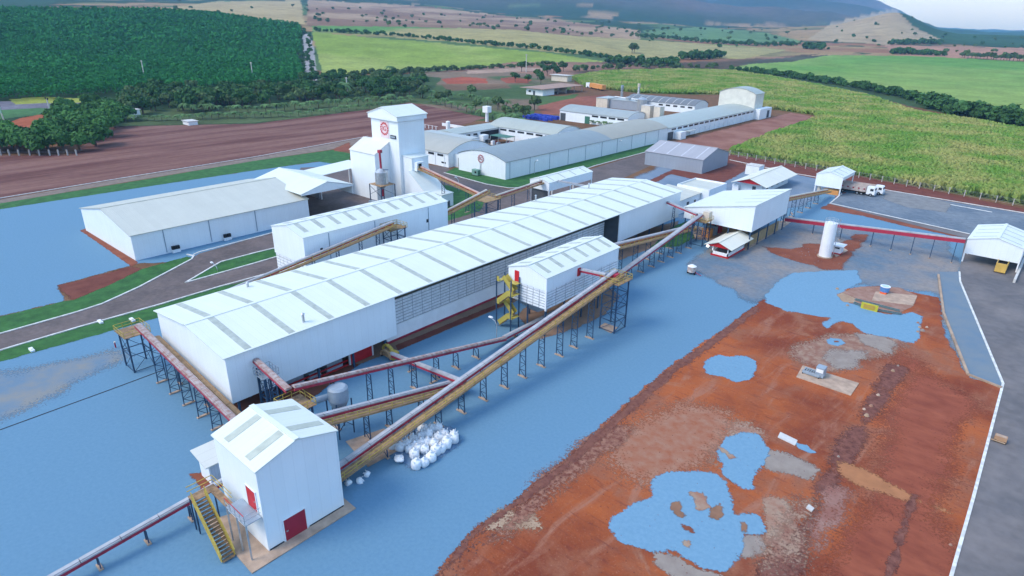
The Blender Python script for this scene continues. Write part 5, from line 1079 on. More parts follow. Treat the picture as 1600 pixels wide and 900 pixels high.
for a in (-.4, .5):
    for c in (-.35, .35): b = MB(); b.tube([(x+a, y+c-.05, .18), (x+a, y+c+.05, .18)], .18, black, 10); b.build('wheel', rb)
# street lights
def lamp(label, x, y, h, ang, grp='slim lamp posts'):
    t = thing('street_lamp', label, 'street lamp', (x, y, 0), grp); ca, sa = math.cos(ang), math.sin(ang)
    b = MB(); b.tube([(x, y, 0), (x, y, h-1), (x+.3*ca, y+.3*sa, h-.4), (x+1.1*ca, y+1.1*sa, h)], .07, galv, 8); b.build('pole', t)
    b = MB(); b.box(x+ca*1.1-.35, x+ca*1.1+.35, y+sa*1.1-.18, y+sa*1.1+.18, h-.02, h+.12, WM); b.build('lamp_head', t)
x, y = G(776, 530); lamp('curved white lamp post between the hall and the yellow stair tower', x, y, 3.4, R(190))
x, y = G(717, 300); lamp('lamp post at the road bend beside the arched warehouse lawn', x, y, 4, R(180))
for i, (px, py) in enumerate(((835, 272), (932, 245), (965, 238))): x, y = G(px, py); lamp(['nearest', 'middle', 'farthest'][i]+' lamp post on the lawn along the arched warehouse', x, y, 4.5, R(0), 'lamp posts along the arched warehouse')
x, y = G(340, 424); lamp('slim lamp post on the grass island between the two roads', x, y, 1.6, R(200))
x, y = G(951, 405); lamp('slim lamp post left of the far conveyor supports', x, y, 3, R(100))
# utility poles
for i, (p, hgt) in enumerate((((85, 193), 10.5), ((9, 196), 8))):
    x, y = G(*p); t = thing('utility_pole', ['tall leaning concrete utility pole with crossarm above the red soil mound', 'utility pole with green sign at the far left edge'][i], 'utility pole', (x, y, 0), 'utility poles')
    b = MB(); b.beam((x, y, 0), (x-.4, y-.5, hgt), .45, .45, mat('pole_concrete', (.5, .5, .46), .8)); b.build('mast', t)
    b = MB(); b.box(x-2.2, x+1.4, y-.6, y-.4, hgt-.3, hgt, black); b.box(x-2.2, x-1.8, y-.7, y-.3, hgt, hgt+.6, black); b.box(x+1, x+1.4, y-.7, y-.3, hgt, hgt+.6, black); b.build('crossarm', t)
    if i: part_box(t, 'sign', x+.5, x+4, y-1, y-.8, 5.5, 8, greenl)
for i, (p, hgt) in enumerate((((396, 128), 14), ((228, 132), 16), ((357, 152), 9), ((543, 146), 10), ((822, 113), 16))):
    x, y = G(*p); b = MB(); b.beam((x, y, 0), (x, y, hgt), .5, .5, MATS['pole_concrete']); b.box(x-1.5, x+1.5, y-.2, y+.2, hgt-.8, hgt-.5, wood)
    tag(b.build('distant_pole'), 'distant concrete power pole rising from the trees behind the plant', 'utility pole', 'distant power poles')
# white bollard-like pieces along verge
for i, p in enumerate(((157, 504), (50, 548), (207, 501))):
    x, y = G(*p); b = MB(); b.box(x-.7, x+.7, y-.25, y+.25, 0, .3, WM); b.box(x-.3, x+.3, y-.15, y+.15, .3, .42, WM)
    tag(b.build('drain_block'), ['white block on the kerb side of the road verge', 'white cross shaped block on the grass at far left', 'small pale block on the grass verge nearest the long hall'][i], 'block')
x, y = G(181, 543); b = MB(); b.cyl(x, y, 0, .8, .1, .1, redc, 8); b.cyl(x, y, .8, .95, .14, .14, cream, 8); tag(b.build('marker_post'), 'short red marker post standing alone on the left gravel', 'post')
# debris
rr = random.Random(11)
for i, p in enumerate(((1434, 505), (1437, 512), (1441, 517), (1448, 512), (1434, 519), (1395, 580), (1403, 572), (1372, 618), (1361, 635), (1354, 650), (1310, 714), (1350, 640), (1485, 852), (1308, 452), (1324, 478))):
    x, y = G(*p); b = MB(); s = .12+.18*rr.random(); n = 7; 
    b.cyl(x, y, .03, .03+s, s*1.3, s*.7, [MATS['soil_mix'], tan, MATS['soil_grey'], conc][i % 4], n); tag(b.build('rubble_chunk'), 'loose pale rubble chunk lying on the red worksite soil', 'rubble', 'rubble chunks on the worksite')
def scatter(name, label, poly, n, s0, s1, M, seed, cat='rubble'):
    rg = np.random.RandomState(seed); P = [G(*p) for p in poly]; xs = [p[0] for p in P]; ys = [p[1] for p in P]; b = MB(); c = 0
    X = rg.uniform(min(xs), max(xs), n*8); Y = rg.uniform(min(ys), max(ys), n*8); ok = inpoly(X, Y, P)
    for x, y in list(zip(X[ok], Y[ok]))[:n]:
        s = s0+(s1-s0)*rg.rand()**3; a = rg.rand()*6; pts = [(x+s*math.cos(a+q)*(.7+.5*rg.rand()), y+s*math.sin(a+q)*(.7+.5*rg.rand())) for q in (0, 1.3, 2.5, 3.8, 5.1)]
        o = len(b.v); h = s*(.4+.5*rg.rand()); b.add([(p, q, .02) for p, q in pts]+[(x, y, .05+h)], [(k, (k+1) % 5, 5) for k in range(5)], M)
    o = b.build(name, fix=False); o['kind'] = 'stuff'; o['label'] = label
scatter('soil_clods', 'dark clods of soil along the gravel edge', [(672, 905), (735, 830), (850, 745), (950, 655), (1050, 570), (1130, 515), (1182, 477), (1190, 486), (1140, 526), (1060, 585), (970, 672), (880, 745), (760, 850), (710, 905)], 2600, .04, .2, MATS['soil_edge'], 1)
scatter('soil_lumps', 'loose lumps scattered over the red worksite', PO if 0 else [(700, 905), (850, 770), (1050, 610), (1180, 500), (1440, 540), (1510, 600), (1555, 625), (1480, 900)], 2200, .03, .10, redk, 2)
scatter('stones', 'small stones scattered on the grey yard', [(1090, 400), (1240, 350), (1480, 380), (1500, 440), (1330, 420), (1180, 465)], 1200, .03, .14, gravelm, 3)
# ------------------------------------------------------------------ big bags
def bag_mesh(seed):
    rg = random.Random(seed); b = MB(); n = 16; rings = [(0, .40), (.08, .50), (.35, .56), (.65, .55), (.85, .48), (.95, .34), (1.0, .16), (1.12, .10), (1.25, .17)]
    vs = []
    for k, (z, r) in enumerate(rings):
        for i in range(n):
            a = 2*math.pi*i/n; sq = 1/max(abs(math.cos(a)), abs(math.sin(a)))**.45; rr_ = r*(1+(sq-1)*.6)*(1+.07*math.sin(3*a+seed+k)+.04*rg.uniform(-1, 1))
            vs.append((rr_*math.cos(a), rr_*math.sin(a), z*(1+.04*math.sin(a+seed))))
    fs = [(k*n+i, k*n+(i+1) % n, (k+1)*n+(i+1) % n, (k+1)*n+i) for k in range(len(rings)-1) for i in range(n)]; fs.append(tuple(range(n))[::-1]); fs.append(tuple(range((len(rings)-1)*n, len(rings)*n)))
    b.add(vs, fs, bagm)
    for a in range(4):
        t = math.pi/4+a*math.pi/2; r = .5; p = (r*math.cos(t), r*math.sin(t)); b.tube([(p[0]*.9, p[1]*.9, .8), (p[0]*1.1, p[1]*1.1, 1.18), (p[0]*.75, p[1]*.75, .86)], .03, bagm, 5)
    return b
protos = []
for s in range(4):
    o = bag_mesh(s).build('bulk_bag', smooth=True); protos.append(o)
bags = [(650, 728), (663, 724), (648, 712), (674, 717), (681, 706), (690, 703), (698, 696), (709, 688), (625, 700), (613, 697), (637, 696), (648, 698), (664, 704), (657, 695), (647, 688), (668, 693), (678, 695), (658, 683), (670, 682), (685, 686), (694, 680), (660, 673), (673, 674), (684, 672), (709, 682), (656, 688), (664, 676), (640, 703), (653, 703), (700, 690)]
bags += [(577, 740), (559, 750), (547, 755)]
gl = ['white bulk bag standing in the heap of bags beside the long conveyor', 'white bulk bag lying alone under the lower end of the long conveyor']
used = 0
for i, (px, py) in enumerate(bags):
    x, y = G(px, py+3); pr = protos[i % 4]
    o = pr if i < 4 else pr.copy()
    if i >= 4: COL.objects.link(o)
    o.location = (x, y, .02); o.rotation_euler = (rr.uniform(-.08, .08), rr.uniform(-.08, .08), rr.uniform(0, 6)); s = rr.uniform(.90, 1.06); o.scale = (s, s, s*rr.uniform(.9, 1.15))
    if i >= 30: o.scale = (.6, .7, .55); o.rotation_euler.x = 1.1
    tag(o, gl[i >= 30], 'bulk bag', ['bulk bags in the heap', 'bulk bags under the conveyor end'][i >= 30])
o = protos[1].copy(); COL.objects.link(o); x, y = G(624, 722); o.location = (x, y, .25); o.scale = (1.15, .95, .45); o.rotation_euler = (.1, .1, 2.6); tag(o, 'flattened open bulk bag at the near left of the bag heap', 'bulk bag')
# ------------------------------------------------------------------ trucks
def truck(label, x1, yc, sx=1, body=None, L_=9.5):
    t = thing('dump_truck', label, 'truck', (x1-L_/2, yc, 0), 'trucks at the unloading shelter'); body = body or mat('truck_bed', (.50, .42, .38), .6, .15, 1.5)
    b = MB(); x0 = x1-L_-2
    hw = 1.1
    b.box(x1-L_-1.4, x1-2.4, yc-hw, yc-hw+.08, 1.1, 2.5, body); b.box(x1-L_-1.4, x1-2.4, yc+hw-.08, yc+hw, 1.1, 2.5, body); b.box(x1-2.48, x1-2.4, yc-hw, yc+hw, 1.1, 2.6, body); b.box(x1-L_-1.4, x1-L_-1.32, yc-hw, yc+hw, 1.1, 2.5, body); b.box(x1-L_-1.4, x1-2.4, yc-hw, yc+hw, 1.05, 1.15, body)
    for k in range(9): xx = x1-L_-1.2+k*1.05; b.box(xx-.05, xx+.05, yc-hw-.06, yc-hw, 1.1, 2.5, body)
    b.build('bed', t)
    b = MB()
    for k in range(6): xx = x1-L_-.6+k*1.45; b.box(xx-.22, xx+.22, yc-hw-.075, yc-hw-.062, 1.75, 2.1, redc)
    b.build('side_lettering', t, 'row of dark red blocks painted along the bed')
    b = MB(); b.box(x1-L_-1.3, x1-.3, yc-.45, yc+.45, .65, 1.0, black); b.build('chassis', t)
    b = MB(); b.prism([(x1-2.2, .6), (x1-.05, .6), (x1, 1.4), (x1-.25, 2.5), (x1-.5, 2.65), (x1-2.2, 2.65)], yc-1.1, yc+1.1, WM, 'y'); c = b.build('cab', t)
    part_box(c, 'windscreen', x1-.22, x1-.08, yc-.95, yc+.95, 1.55, 2.3, glassd); part_box(c, 'side_window', x1-1.3, x1-.45, yc-1.12, yc-1.1, 1.6, 2.25, glassd); part_box(c, 'bumper', x1-.1, x1+.08, yc-1.1, yc+1.1, .45, .75, greypaint)
    for xx in (x1-1.0, x1-3.4, x1-4.5, x1-8.4, x1-9.5, x1-10.4):
        for s_ in (-1, 1):
            b = MB(); y_ = yc+s_*.98; b.tube([(xx, y_-.14, .48), (xx, y_+.14, .48)], .48, black, 16); w_ = b.build('wheel', t)
            b = MB(); b.tube([(xx, y_-.16, .48), (xx, y_+.16, .48)], .2, galv, 10); b.build('rim', w_)
    return t
truck('dump truck with pinkish bed and white cab leaving the unloading shelter, the front one', -40.9, 202.2)
truck('second dump truck with pinkish bed parked behind the front one at the shelter', -39.6, 205.6)
ot = thing('orange_lorry', 'distant orange box lorry with white cab beyond the workshops', 'truck', (-273, 398, 0))
b = MB(); b.beam((-279, 402, 2.3), (-262, 393, 2.3), 3, 3, orange); b.build('box_body', ot); b = MB(); b.beam((-284.5, 404.8, 1.9), (-280, 402.6, 1.9), 2.6, 3, WM); b.build('cab', ot)
for k in (.1, .35, .8, .95):
    x = -284+22*k; y = 404.6-11.6*k; b = MB(); b.tube([(x-.7, y-1.6, .6), (x+.7, y+1.6-2.4, .6)], .6, black, 10); b.build('wheel', ot)
# ------------------------------------------------------------------ wire fence
fpx = [(1140, 243), (1210, 256), (1275, 266.5), (1359, 281), (1436, 295), (1506, 307), (1582, 321), (1700, 343)]
fp = [G(*p) for p in fpx]; fe = thing('wire_fence', 'long wire fence on pale concrete posts along the edge of the cane', 'fence', (*fp[3], 0))
seg = []; 
for a, c in zip(fp[:-1], fp[1:]):
    n = max(1, int(math.dist(a, c)/3.0)); seg += [(a[0]+(c[0]-a[0])*k/n, a[1]+(c[1]-a[1])*k/n) for k in range(n)]
seg.append(fp[-1])
b = MB()
for p in seg[:99]: part_box(fe, 'post', p[0]-.11, p[0]+.11, p[1]-.11, p[1]+.11, 0, 1.9, wood)
for z in (.4, .8, 1.2, 1.6, 1.85):
    for a, c in zip(seg[:-1], seg[1:]): b.beam((*a, z), (*c, z), .03, .03, galv)
b.build('wires', fe)
fl = [G(x, 243+ (x/120)*0) for x in (2, 15, 30, 47, 62, 78, 92, 106, 120)]; fe2 = thing('post_row_fence', 'row of short pale posts below the mango trees at far left', 'fence', (*fl[4], 0))
for p in fl: part_box(fe2, 'post', p[0]-.2, p[0]+.2, p[1]-.2, p[1]+.2, 0, 2.0, wood)
b = MB()
for a, c in zip(fl[:-1], fl[1:]): b.beam((*a, 1.2), (*c, 1.2), .04, .04, galv)
b.build('wires', fe2)
# ------------------------------------------------------------------ vegetation
def leafmat(name, a, c, inst=.25):
    M = mat(name, a, .85, c2=c, scale=.7, inst=inst, spec=.15, detail=3, thr=(.3, .7)); return M
lf = [leafmat('leaf_mango', (.035, .11, .030), (.08, .19, .045)), leafmat('leaf_dark', (.030, .088, .028), (.065, .15, .042)), leafmat('leaf_olive', (.055, .105, .040), (.11, .165, .06)), leafmat('leaf_palm', (.06, .14, .05), (.13, .21, .08))]
bark = mat('bark', (.12, .09, .07), .9, .2)
def crown_np(rg, n, R_, zc, zs, leaf, lobes=7):
    """leaf-sized quads gathered in uneven lobes"""
    cs = []
    for k in range(lobes):
        a = rg.uniform(0, 6.28); rr_ = R_*rg.uniform(.25, .62); cs.append((rr_*math.cos(a), rr_*math.sin(a), zc+zs*rg.uniform(-.45, .55), R_*rg.uniform(.34, .55)))
    cs.append((0, 0, zc+zs*.3, R_*.55)); cs = np.array(cs); i = rg.randint(0, len(cs), n)
    d = rg.normal(size=(n, 3)); d /= np.linalg.norm(d, axis=1)[:, None]; d[:, 2] = np.where(d[:, 2] < -.35, -d[:, 2], d[:, 2])
    r = cs[i, 3]*(rg.uniform(0, 1, n)**.22)*rg.uniform(.8, 1.12, n); c = cs[i, :3]+d*r[:, None]*np.array([1, 1, .8])
    nrm = d+rg.normal(size=(n, 3))*.45; nrm /= np.linalg.norm(nrm, axis=1)[:, None]
    u = np.cross(nrm, rg.normal(size=(n, 3))); u /= np.linalg.norm(u, axis=1)[:, None]; v = np.cross(nrm, u)
    s = leaf*rg.uniform(.6, 1.3, n)[:, None]
    V = np.stack([c-u*s-v*s*.6, c+u*s-v*s*.6, c+u*s*.8+v*s*.7, c-u*s*.7+v*s*.6], 1).reshape(-1, 3)
    return V, np.arange(4*n).reshape(n, 4)
def npmesh(name, V, Fc, M):
    me = bpy.data.meshes.new(name); me.from_pydata(V.tolist(), [], Fc.tolist()); me.materials.append(M); me.update(); return me
def tree_proto(kind, seed, n, R_, hgt, M, leaf):
    rg = np.random.RandomState(seed); V, Fc = crown_np(rg, n, R_, hgt*.62, hgt*.34, leaf); cm_ = npmesh('crown', V, Fc, M)
    b = MB(); b.cyl(0, 0, 0, hgt*.5, R_*.07, R_*.045, bark, 7)
    for k in range(4): a = rg.uniform(0, 6.28); b.beam((0, 0, hgt*.3), (R_*.5*math.cos(a), R_*.5*math.sin(a), hgt*.62), R_*.05, R_*.05, bark)
    t = b.build('trunk'); tm = t.data; bpy.data.objects.remove(t); return cm_, tm
def place_tree(pm, x, y, z, s, label, cat, group, name='tree', parts=True, sz=None):
    if parts:
        t = bpy.data.objects.new(name, None); COL.objects.link(t); t.empty_display_size = .5
        for nm, me in (('crown', pm[0]), ('trunk', pm[1])): o = bpy.data.objects.new(nm, me); COL.objects.link(o); o.parent = t
    else: t = bpy.data.objects.new(name, pm); COL.objects.link(t)
    t.location = (x, y, z-.05); t.rotation_euler = (0, 0, rr.uniform(0, 6.28)); t.scale = (s, s, (sz or s)*rr.uniform(.9, 1.1)); tag(t, label, cat, group)
    return t
mango = [tree_proto('m', 10+k, 1700, 4.6, 5.2, lf[0], .42) for k in range(3)]
darkt = [tree_proto('d', 20+k, 700, 4.2, 8.0, lf[1], .55) for k in range(3)]
olive = [tree_proto('o', 30+k, 600, 3.6, 6.5, lf[2], .5) for k in range(3)]
def joined(pm):
    bm = bmesh.new(); bm.from_mesh(pm[0]); k = len(bm.faces); bm.from_mesh(pm[1]); bm.faces.ensure_lookup_table()
    for f in bm.faces[k:]: f.material_index = 1
    me = bpy.data.meshes.new('tree'); bm.to_mesh(me); bm.free(); me.materials.append(pm[0].materials[0]); me.materials.append(bark); return me
darkj = [joined(tree_proto('d', 40+k, 300, 4.2, 8.0, lf[1], .8)) for k in range(3)]; olivej = [joined(tree_proto('o', 50+k, 260, 3.8, 6.5, lf[2], .75)) for k in range(3)]
# palm prototype
def palm_proto(seed, h=3.0, L_=2.6):
    rg = random.Random(seed); b = MB(); b.cyl(0, 0, 0, h, .14, .09, bark, 7); t = b.build('trunk'); tm = t.data; bpy.data.objects.remove(t)
    b = MB()
    for k in range(20):
        a = k*2.4+rg.uniform(-.2, .2); el = rg.uniform(.1, 1.0); p = []
        for j in range(5): q = j/4; rr_ = L_*q*math.cos(el*.6); p.append(Vector((rr_*math.cos(a), rr_*math.sin(a), h+L_*.55*math.sin(el)*q*1.4-L_*.75*q*q)))
        sd_ = Vector((-math.sin(a), math.cos(a), 0))
        for j in range(4):
            w0, w1 = .62*(1-j/4.6), .62*(1-(j+1)/4.6)
            for s_ in (-1, 1): b.add([p[j], p[j+1], p[j+1]+sd_*s_*w1-Vector((0, 0, .12)), p[j]+sd_*s_*w0-Vector((0, 0, .12))], [(0, 1, 2, 3)], lf[3])
    c = b.build('crown', fix=False); cm_ = c.data; bpy.data.objects.remove(c); return cm_, tm
palms = [palm_proto(k) for k in range(3)]
# mango grove at left
grove = [(20, 232), (50, 236), (75, 232), (100, 238), (125, 236), (150, 228), (165, 214), (180, 200), (195, 188), (120, 222), (95, 218), (140, 210), (160, 196), (110, 204), (135, 196), (180, 186), (95, 192), (120, 184), (150, 182), (100, 180), (5, 238), (-30, 236), (-60, 240), (170, 178), (145, 172), (40, 226), (15, 222), (80, 222), (30, 238), (60, 240), (-10, 232), (112, 190), (132, 188), (155, 206), (168, 192), (128, 216)]
for i, (px, py) in enumerate(grove):
    x, y = G(px, py); place_tree(mango[i % 3], x, y, 0, rr.uniform(1.15, 1.5), 'round mango tree in the dense dark green grove at the left edge', 'tree', 'mango grove at the left')
# avenue trees behind the plowed field
def bush_proto(seed, M): V, Fc = crown_np(np.random.RandomState(seed), 240, 4.0, 2.2, 2.6, .8, 5); V[:, 2] = np.maximum(V[:, 2], .1); return npmesh('bush', V, Fc, M)
bushj = [bush_proto(60+k, lf[1]) for k in range(3)]; bushol = [bush_proto(70+k, lf[2]) for k in range(3)]
def rowpts(pts, n, jit=1.5):
    P = [np.array(p, float) for p in pts]; L_ = [np.linalg.norm(b-a) for a, b in zip(P[:-1], P[1:])]; T = sum(L_); out = []
    for k in range(n):
        s = T*(k+.5)/n; i = 0
        while s > L_[i]: s -= L_[i]; i += 1
        q = P[i]+(P[i+1]-P[i])*s/L_[i]; out.append((q[0]+rr.uniform(-jit, jit)*1.5, q[1]+rr.uniform(-jit, jit)*.5))
    return out
for i, (px, py) in enumerate(rowpts([(190, 190), (330, 186), (470, 182), (640, 163)], 40, 2)):
    x, y = G(px, py); place_tree(palms[i % 3], x, y, 0, rr.uniform(.75, 1.05), 'small young palm in the row behind the plowed field', 'palm tree', 'young palms behind the plowed field', 'palm_tree')
for i, (px, py) in enumerate(rowpts([(280, 176), (400, 176), (560, 165), (650, 158)], 26, 2)):
    x, y = G(px, py); place_tree(palms[i % 3], x, y, 0, rr.uniform(1.0, 1.5), 'taller palm in the second row behind the plowed field', 'palm tree', 'taller palms behind the plowed field', 'palm_tree')
for i, (px, py) in enumerate(rowpts([(668, 160), (720, 172), (775, 190), (820, 196)], 14, 2)+rowpts([(655, 150), (740, 158), (800, 172)], 10, 2)):
    x, y = G(px, py); place_tree(palms[i % 3], x, y, 0, rr.uniform(1, 1.4), 'scattered palm on the grass right of the plowed field', 'palm tree', 'palms on the grass', 'palm_tree')
for i, (px, py) in enumerate(((350, 158), (540, 150), (610, 118), (345, 165))):
    x, y = G(px, py); place_tree(palms[i % 3], x, y, 0, 2.4, 'tall mature palm standing above the tree belt', 'palm tree', 'tall mature palms', 'palm_tree')
for i in range(240):
    px = rr.uniform(190, 660); lo = 190-(px-190)*.06 if px < 480 else 172-(px-480)*.09; hi = 150-(px-190)*.035 if px < 480 else 135-(px-480)*.1
    py = rr.uniform(hi, lo-8); x, y = G(px, py); k = rr.random()
    place_tree((darkt if k < .45 else olive)[i % 3], x, y, 0, rr.uniform(.75, 1.3), ['dark leafy tree in the belt between the plowed field and the plantation', 'olive green tree in the belt between the plowed field and the plantation'][0 if k < .45 else 1], 'tree', ['dark trees in the belt', 'olive trees in the belt'][0 if k < .45 else 1])
for i in range(60):
    px = rr.uniform(455, 665); py = rr.uniform(124, 160-(px-455)*.02); x, y = G(px, py)
    place_tree((darkt if i % 2 else olive)[i % 3], x, y, 0, rr.uniform(.8, 1.3), 'leafy tree in the wood just left of the red soil yard', 'tree', 'wood left of the red soil yard')
for i, (px, py) in enumerate(((688, 163), (743, 172), (790, 183), (820, 188), (835, 172), (806, 182), (778, 172), (700, 155), (735, 150), (855, 118), (840, 124), (870, 120), (805, 128), (825, 130), (845, 132), (815, 112), (848, 112), (865, 114), (880, 112))):
    x, y = G(px, py); place_tree((olive if i < 9 else darkt)[i % 3], x, y, 0, rr.uniform(.9, 1.25), ['spreading tree on the grass behind the water tower', 'dark bushy tree near the flat roofed hut'][i >= 9], 'tree', ['spreading trees on the grass', 'dark trees near the hut'][i >= 9])
for i, (px, py) in enumerate(rowpts([(950, 196), (985, 198), (1003, 194)], 5, 1)): 
    x, y = -176+i*3.6, 255.5; place_tree(palms[i % 3], x, y, 0, .7, 'small palm in front of the green door workshop', 'palm tree', 'palms at the green door workshop', 'palm_tree')
def belt(pts, n, jit, s0, s1, label, group, kinds=darkj, cat='tree', nm='distant_tree'):
    for i, (px, py) in enumerate(rowpts(pts, n, jit)):
        g = GT(px, py)
        if g is None: continue
        place_tree(kinds[i % 3], g[0], g[1], g[2], rr.uniform(s0, s1), label, cat, group, nm, parts=False)
belt([(545, 120), (640, 114), (760, 108), (880, 101)], 60, 1.5, .6, 1.1, 'small tree in the hedge at the near edge of the yellow green field', 'hedge trees at the near field edge', bushol, 'bush', 'bush')  # hedge trees, drawn with low trunkless bush meshes
belt([(490, 49), (640, 58), (760, 70), (850, 78), (950, 92)], 75, 1.2, .8, 1.4, 'tree in the hedgerow between the two far green fields', 'hedgerow trees between the far fields', bushj, 'bush', 'bush')
belt([(478, 46), (484, 90), (492, 130)], 16, 2.5, .7, 1.1, 'tree along the pale track beside the plantation', 'trees along the track', bushj, 'bush', 'bush')  # trackside trees, made of bush meshes
belt([(468, 50), (470, 90), (474, 125)], 10, 1.0, .7, 1.1, 'tree along the pale track beside the plantation', 'trees along the track', bushj, 'bush', 'bush')  # more of the trackside trees, same bush meshes
belt([(950, 100), (1000, 102), (1060, 102)], 26, 4, 1.2, 1.9, 'dark tree in the clump behind the cane field', 'dark clump behind the cane', bushj)
belt([(985, 84), (992, 82)], 2, .5, 1.7, 2.0, 'tall bare topped tree above the dark clump', 'tall bare topped trees', olivej)
belt([(1062, 92), (1075, 93), (1095, 93), (1115, 92), (1130, 90)], 16, 1.5, 1.4, 2.2, 'tall tree in the clump between the tan field and the track', 'tall clump by the track', bushj)
belt([(1000, 58), (1060, 62), (1110, 68), (1200, 72), (1245, 72)], 42, 1.2, 1.2, 1.9, 'dark tree in the line along the far tan field', 'tree line along the tan field', bushj, 'bush', 'bush')  # a line of trees, built from bush meshes
belt([(1255, 76), (1287, 78)], 9, 1, 1.8, 2.4, 'big dark tree in the round clump at the end of the tree line', 'round clump of big dark trees', bushj)
belt([(1140, 110), (1240, 122), (1330, 136), (1400, 150), (1450, 162)], 80, 2.5, .7, 1.3, 'bush in the wooded strip between the two right fields', 'bushes between the right fields', bushj, 'bush', 'bush')
belt([(1440, 165), (1500, 180), (1560, 190), (1640, 200)], 75, 6, .8, 1.7, 'big rounded tree in the wooded strip at the right edge', 'big trees at the right edge', bushj)
belt([(1390, 70), (1470, 68)], 24, 1.5, 1.5, 2.2, 'tree in the dark wood at the foot of the cone hill', 'wood at the foot of the cone hill', bushj)
belt([(1390, 84), (1475, 87)], 26, 1.2, 1.2, 1.9, 'tree in the hedge below the red brown slope', 'hedge below the red brown slope', bushj)
belt([(1500, 90), (1545, 93), (1600, 97)], 20, 1.2, 1, 1.6, 'tree in the hedge at the far right of the bright green field', 'hedge at the far right', olivej)
belt([(890, 110), (1000, 106), (1120, 106)], 30, 3, .6, 1.2, 'scrubby tree on the dark verge behind the cane field', 'scrub behind the cane', bushol, 'bush', 'bush')
# scattered trees on the pastures
for i in range(230):
    px = rr.uniform(260, 1600); t_ = rr.random()
    top = np.interp(px, PXC, RINGS[2200])+2; bot = np.interp(px, PXC, RINGS[1100])-4
    g = GT(px, top+(bot-top)*t_)
    if g is None: continue
    r_ = math.hypot(g[0], g[1])
    if r_ < 1100 or (px < 480 and rr.random() < .5): continue
    place_tree((bushj, bushol, olivej)[i % 3][(i//3) % 3], g[0], g[1], g[2], rr.uniform(.6, 1.5), 'lone tree scattered over the brown hillside pasture', 'hillside tree', 'lone trees on the hillside pasture', 'hillside_tree', parts=False)
# plantation: one mass
def mass_trees():
    rg = np.random.RandomState(5); V = []; Fc = []
    a0, a1 = GT(-330, 170), GT(478, 128); rows = []
    pts = []
    ux = np.array([math.cos(R(60)), math.sin(R(60))]); uy = np.array([-ux[1], ux[0]])
    g = np.arange(-1300, 1300, 6.2); A, B = np.meshgrid(g, g); X = -800+A*ux[0]+B*uy[0]; Y = 500+A*ux[1]+B*uy[1]; X = X.ravel()+rg.normal(size=X.size)*.7; Y = Y.ravel()+rg.normal(size=Y.size)*.7
    Z = hz(X, Y); px, py, dep = projn(np.stack([X, Y, Z], 1))
    edge = np.interp(px, [-400, 0, 140, 300, 470], [175, 158, 152, 147, 132]); top = np.interp(px, [-400, 0, 240, 330, 470], [14, 17, 18, 24, 42])
    gapy = np.interp(px, [-400, 0, 400], [97, 92, 97])
    ok = (dep > 50) & (px > -380) & (px < 469) & (py < edge) & (py > top) & (np.hypot(X, Y) < 1250) & (np.abs(py-gapy) > .8)
    X, Y, Z = X[ok], Y[ok], Z[ok]; n = len(X); r = np.hypot(X, Y)
    allV = []; allF = []; o = 0
    for near, m_, lfz in ((r < 560, 90, .50), ((r >= 560) & (r < 800), 42, .75), (r >= 800, 18, 1.2)):
        x, y, z = X[near], Y[near], Z[near]; k = len(x)
        if k == 0: continue
        N_ = k*m_; d = rg.normal(size=(N_, 3)); d /= np.linalg.norm(d, axis=1)[:, None]; d[:, 2] = np.abs(d[:, 2])*1.0
        hgt = np.repeat(rg.uniform(6.3, 7.9, k), m_); rad = rg.uniform(.6, 1.05, N_)*3.3
        c = np.stack([np.repeat(x, m_), np.repeat(y, m_), np.repeat(z, m_)+hgt*.55], 1)+d*rad[:, None]*np.array([1, 1, .85])
        low = rg.rand(N_) < .25; c[low, 2] -= hgt[low]*.35
        nr = d+rg.normal(size=(N_, 3))*.5; nr /= np.linalg.norm(nr, axis=1)[:, None]; u = np.cross(nr, rg.normal(size=(N_, 3))); u /= np.linalg.norm(u, axis=1)[:, None]; v = np.cross(nr, u); s = lfz*rg.uniform(.7, 1.3, N_)[:, None]
        VV = np.stack([c-u*s-v*s, c+u*s-v*s*.7, c+u*s*.5+v*s], 1).reshape(-1, 3); allV.append(VV); allF.append(np.arange(3*N_).reshape(N_, 3)+o); o += 3*N_
    V = np.concatenate(allV); Fc = np.concatenate(allF); print('plantation trees', n, 'faces', len(Fc))
    me = bpy.data.meshes.new('plantation'); me.vertices.add(len(V)); me.vertices.foreach_set('co', V.ravel()); me.loops.add(len(Fc)*3); me.loops.foreach_set('vertex_index', Fc.ravel().astype(np.int32))
    me.polygons.add(len(Fc)); me.polygons.foreach_set('loop_start', np.arange(0, len(Fc)*3, 3, dtype=np.int32)); me.update(calc_edges=True)
    me.materials.append(mat('leaf_plantation', (.022, .13, .036), .9, c2=(.038, .20, .046), scale=.04, detail=8, spec=.1, thr=(.35, .65)))
    ob = bpy.data.objects.new('plantation_trees', me); COL.objects.link(ob); ob['kind'] = 'stuff'; ob['label'] = 'dense dark green tree plantation filling the upper left'
mass_trees()
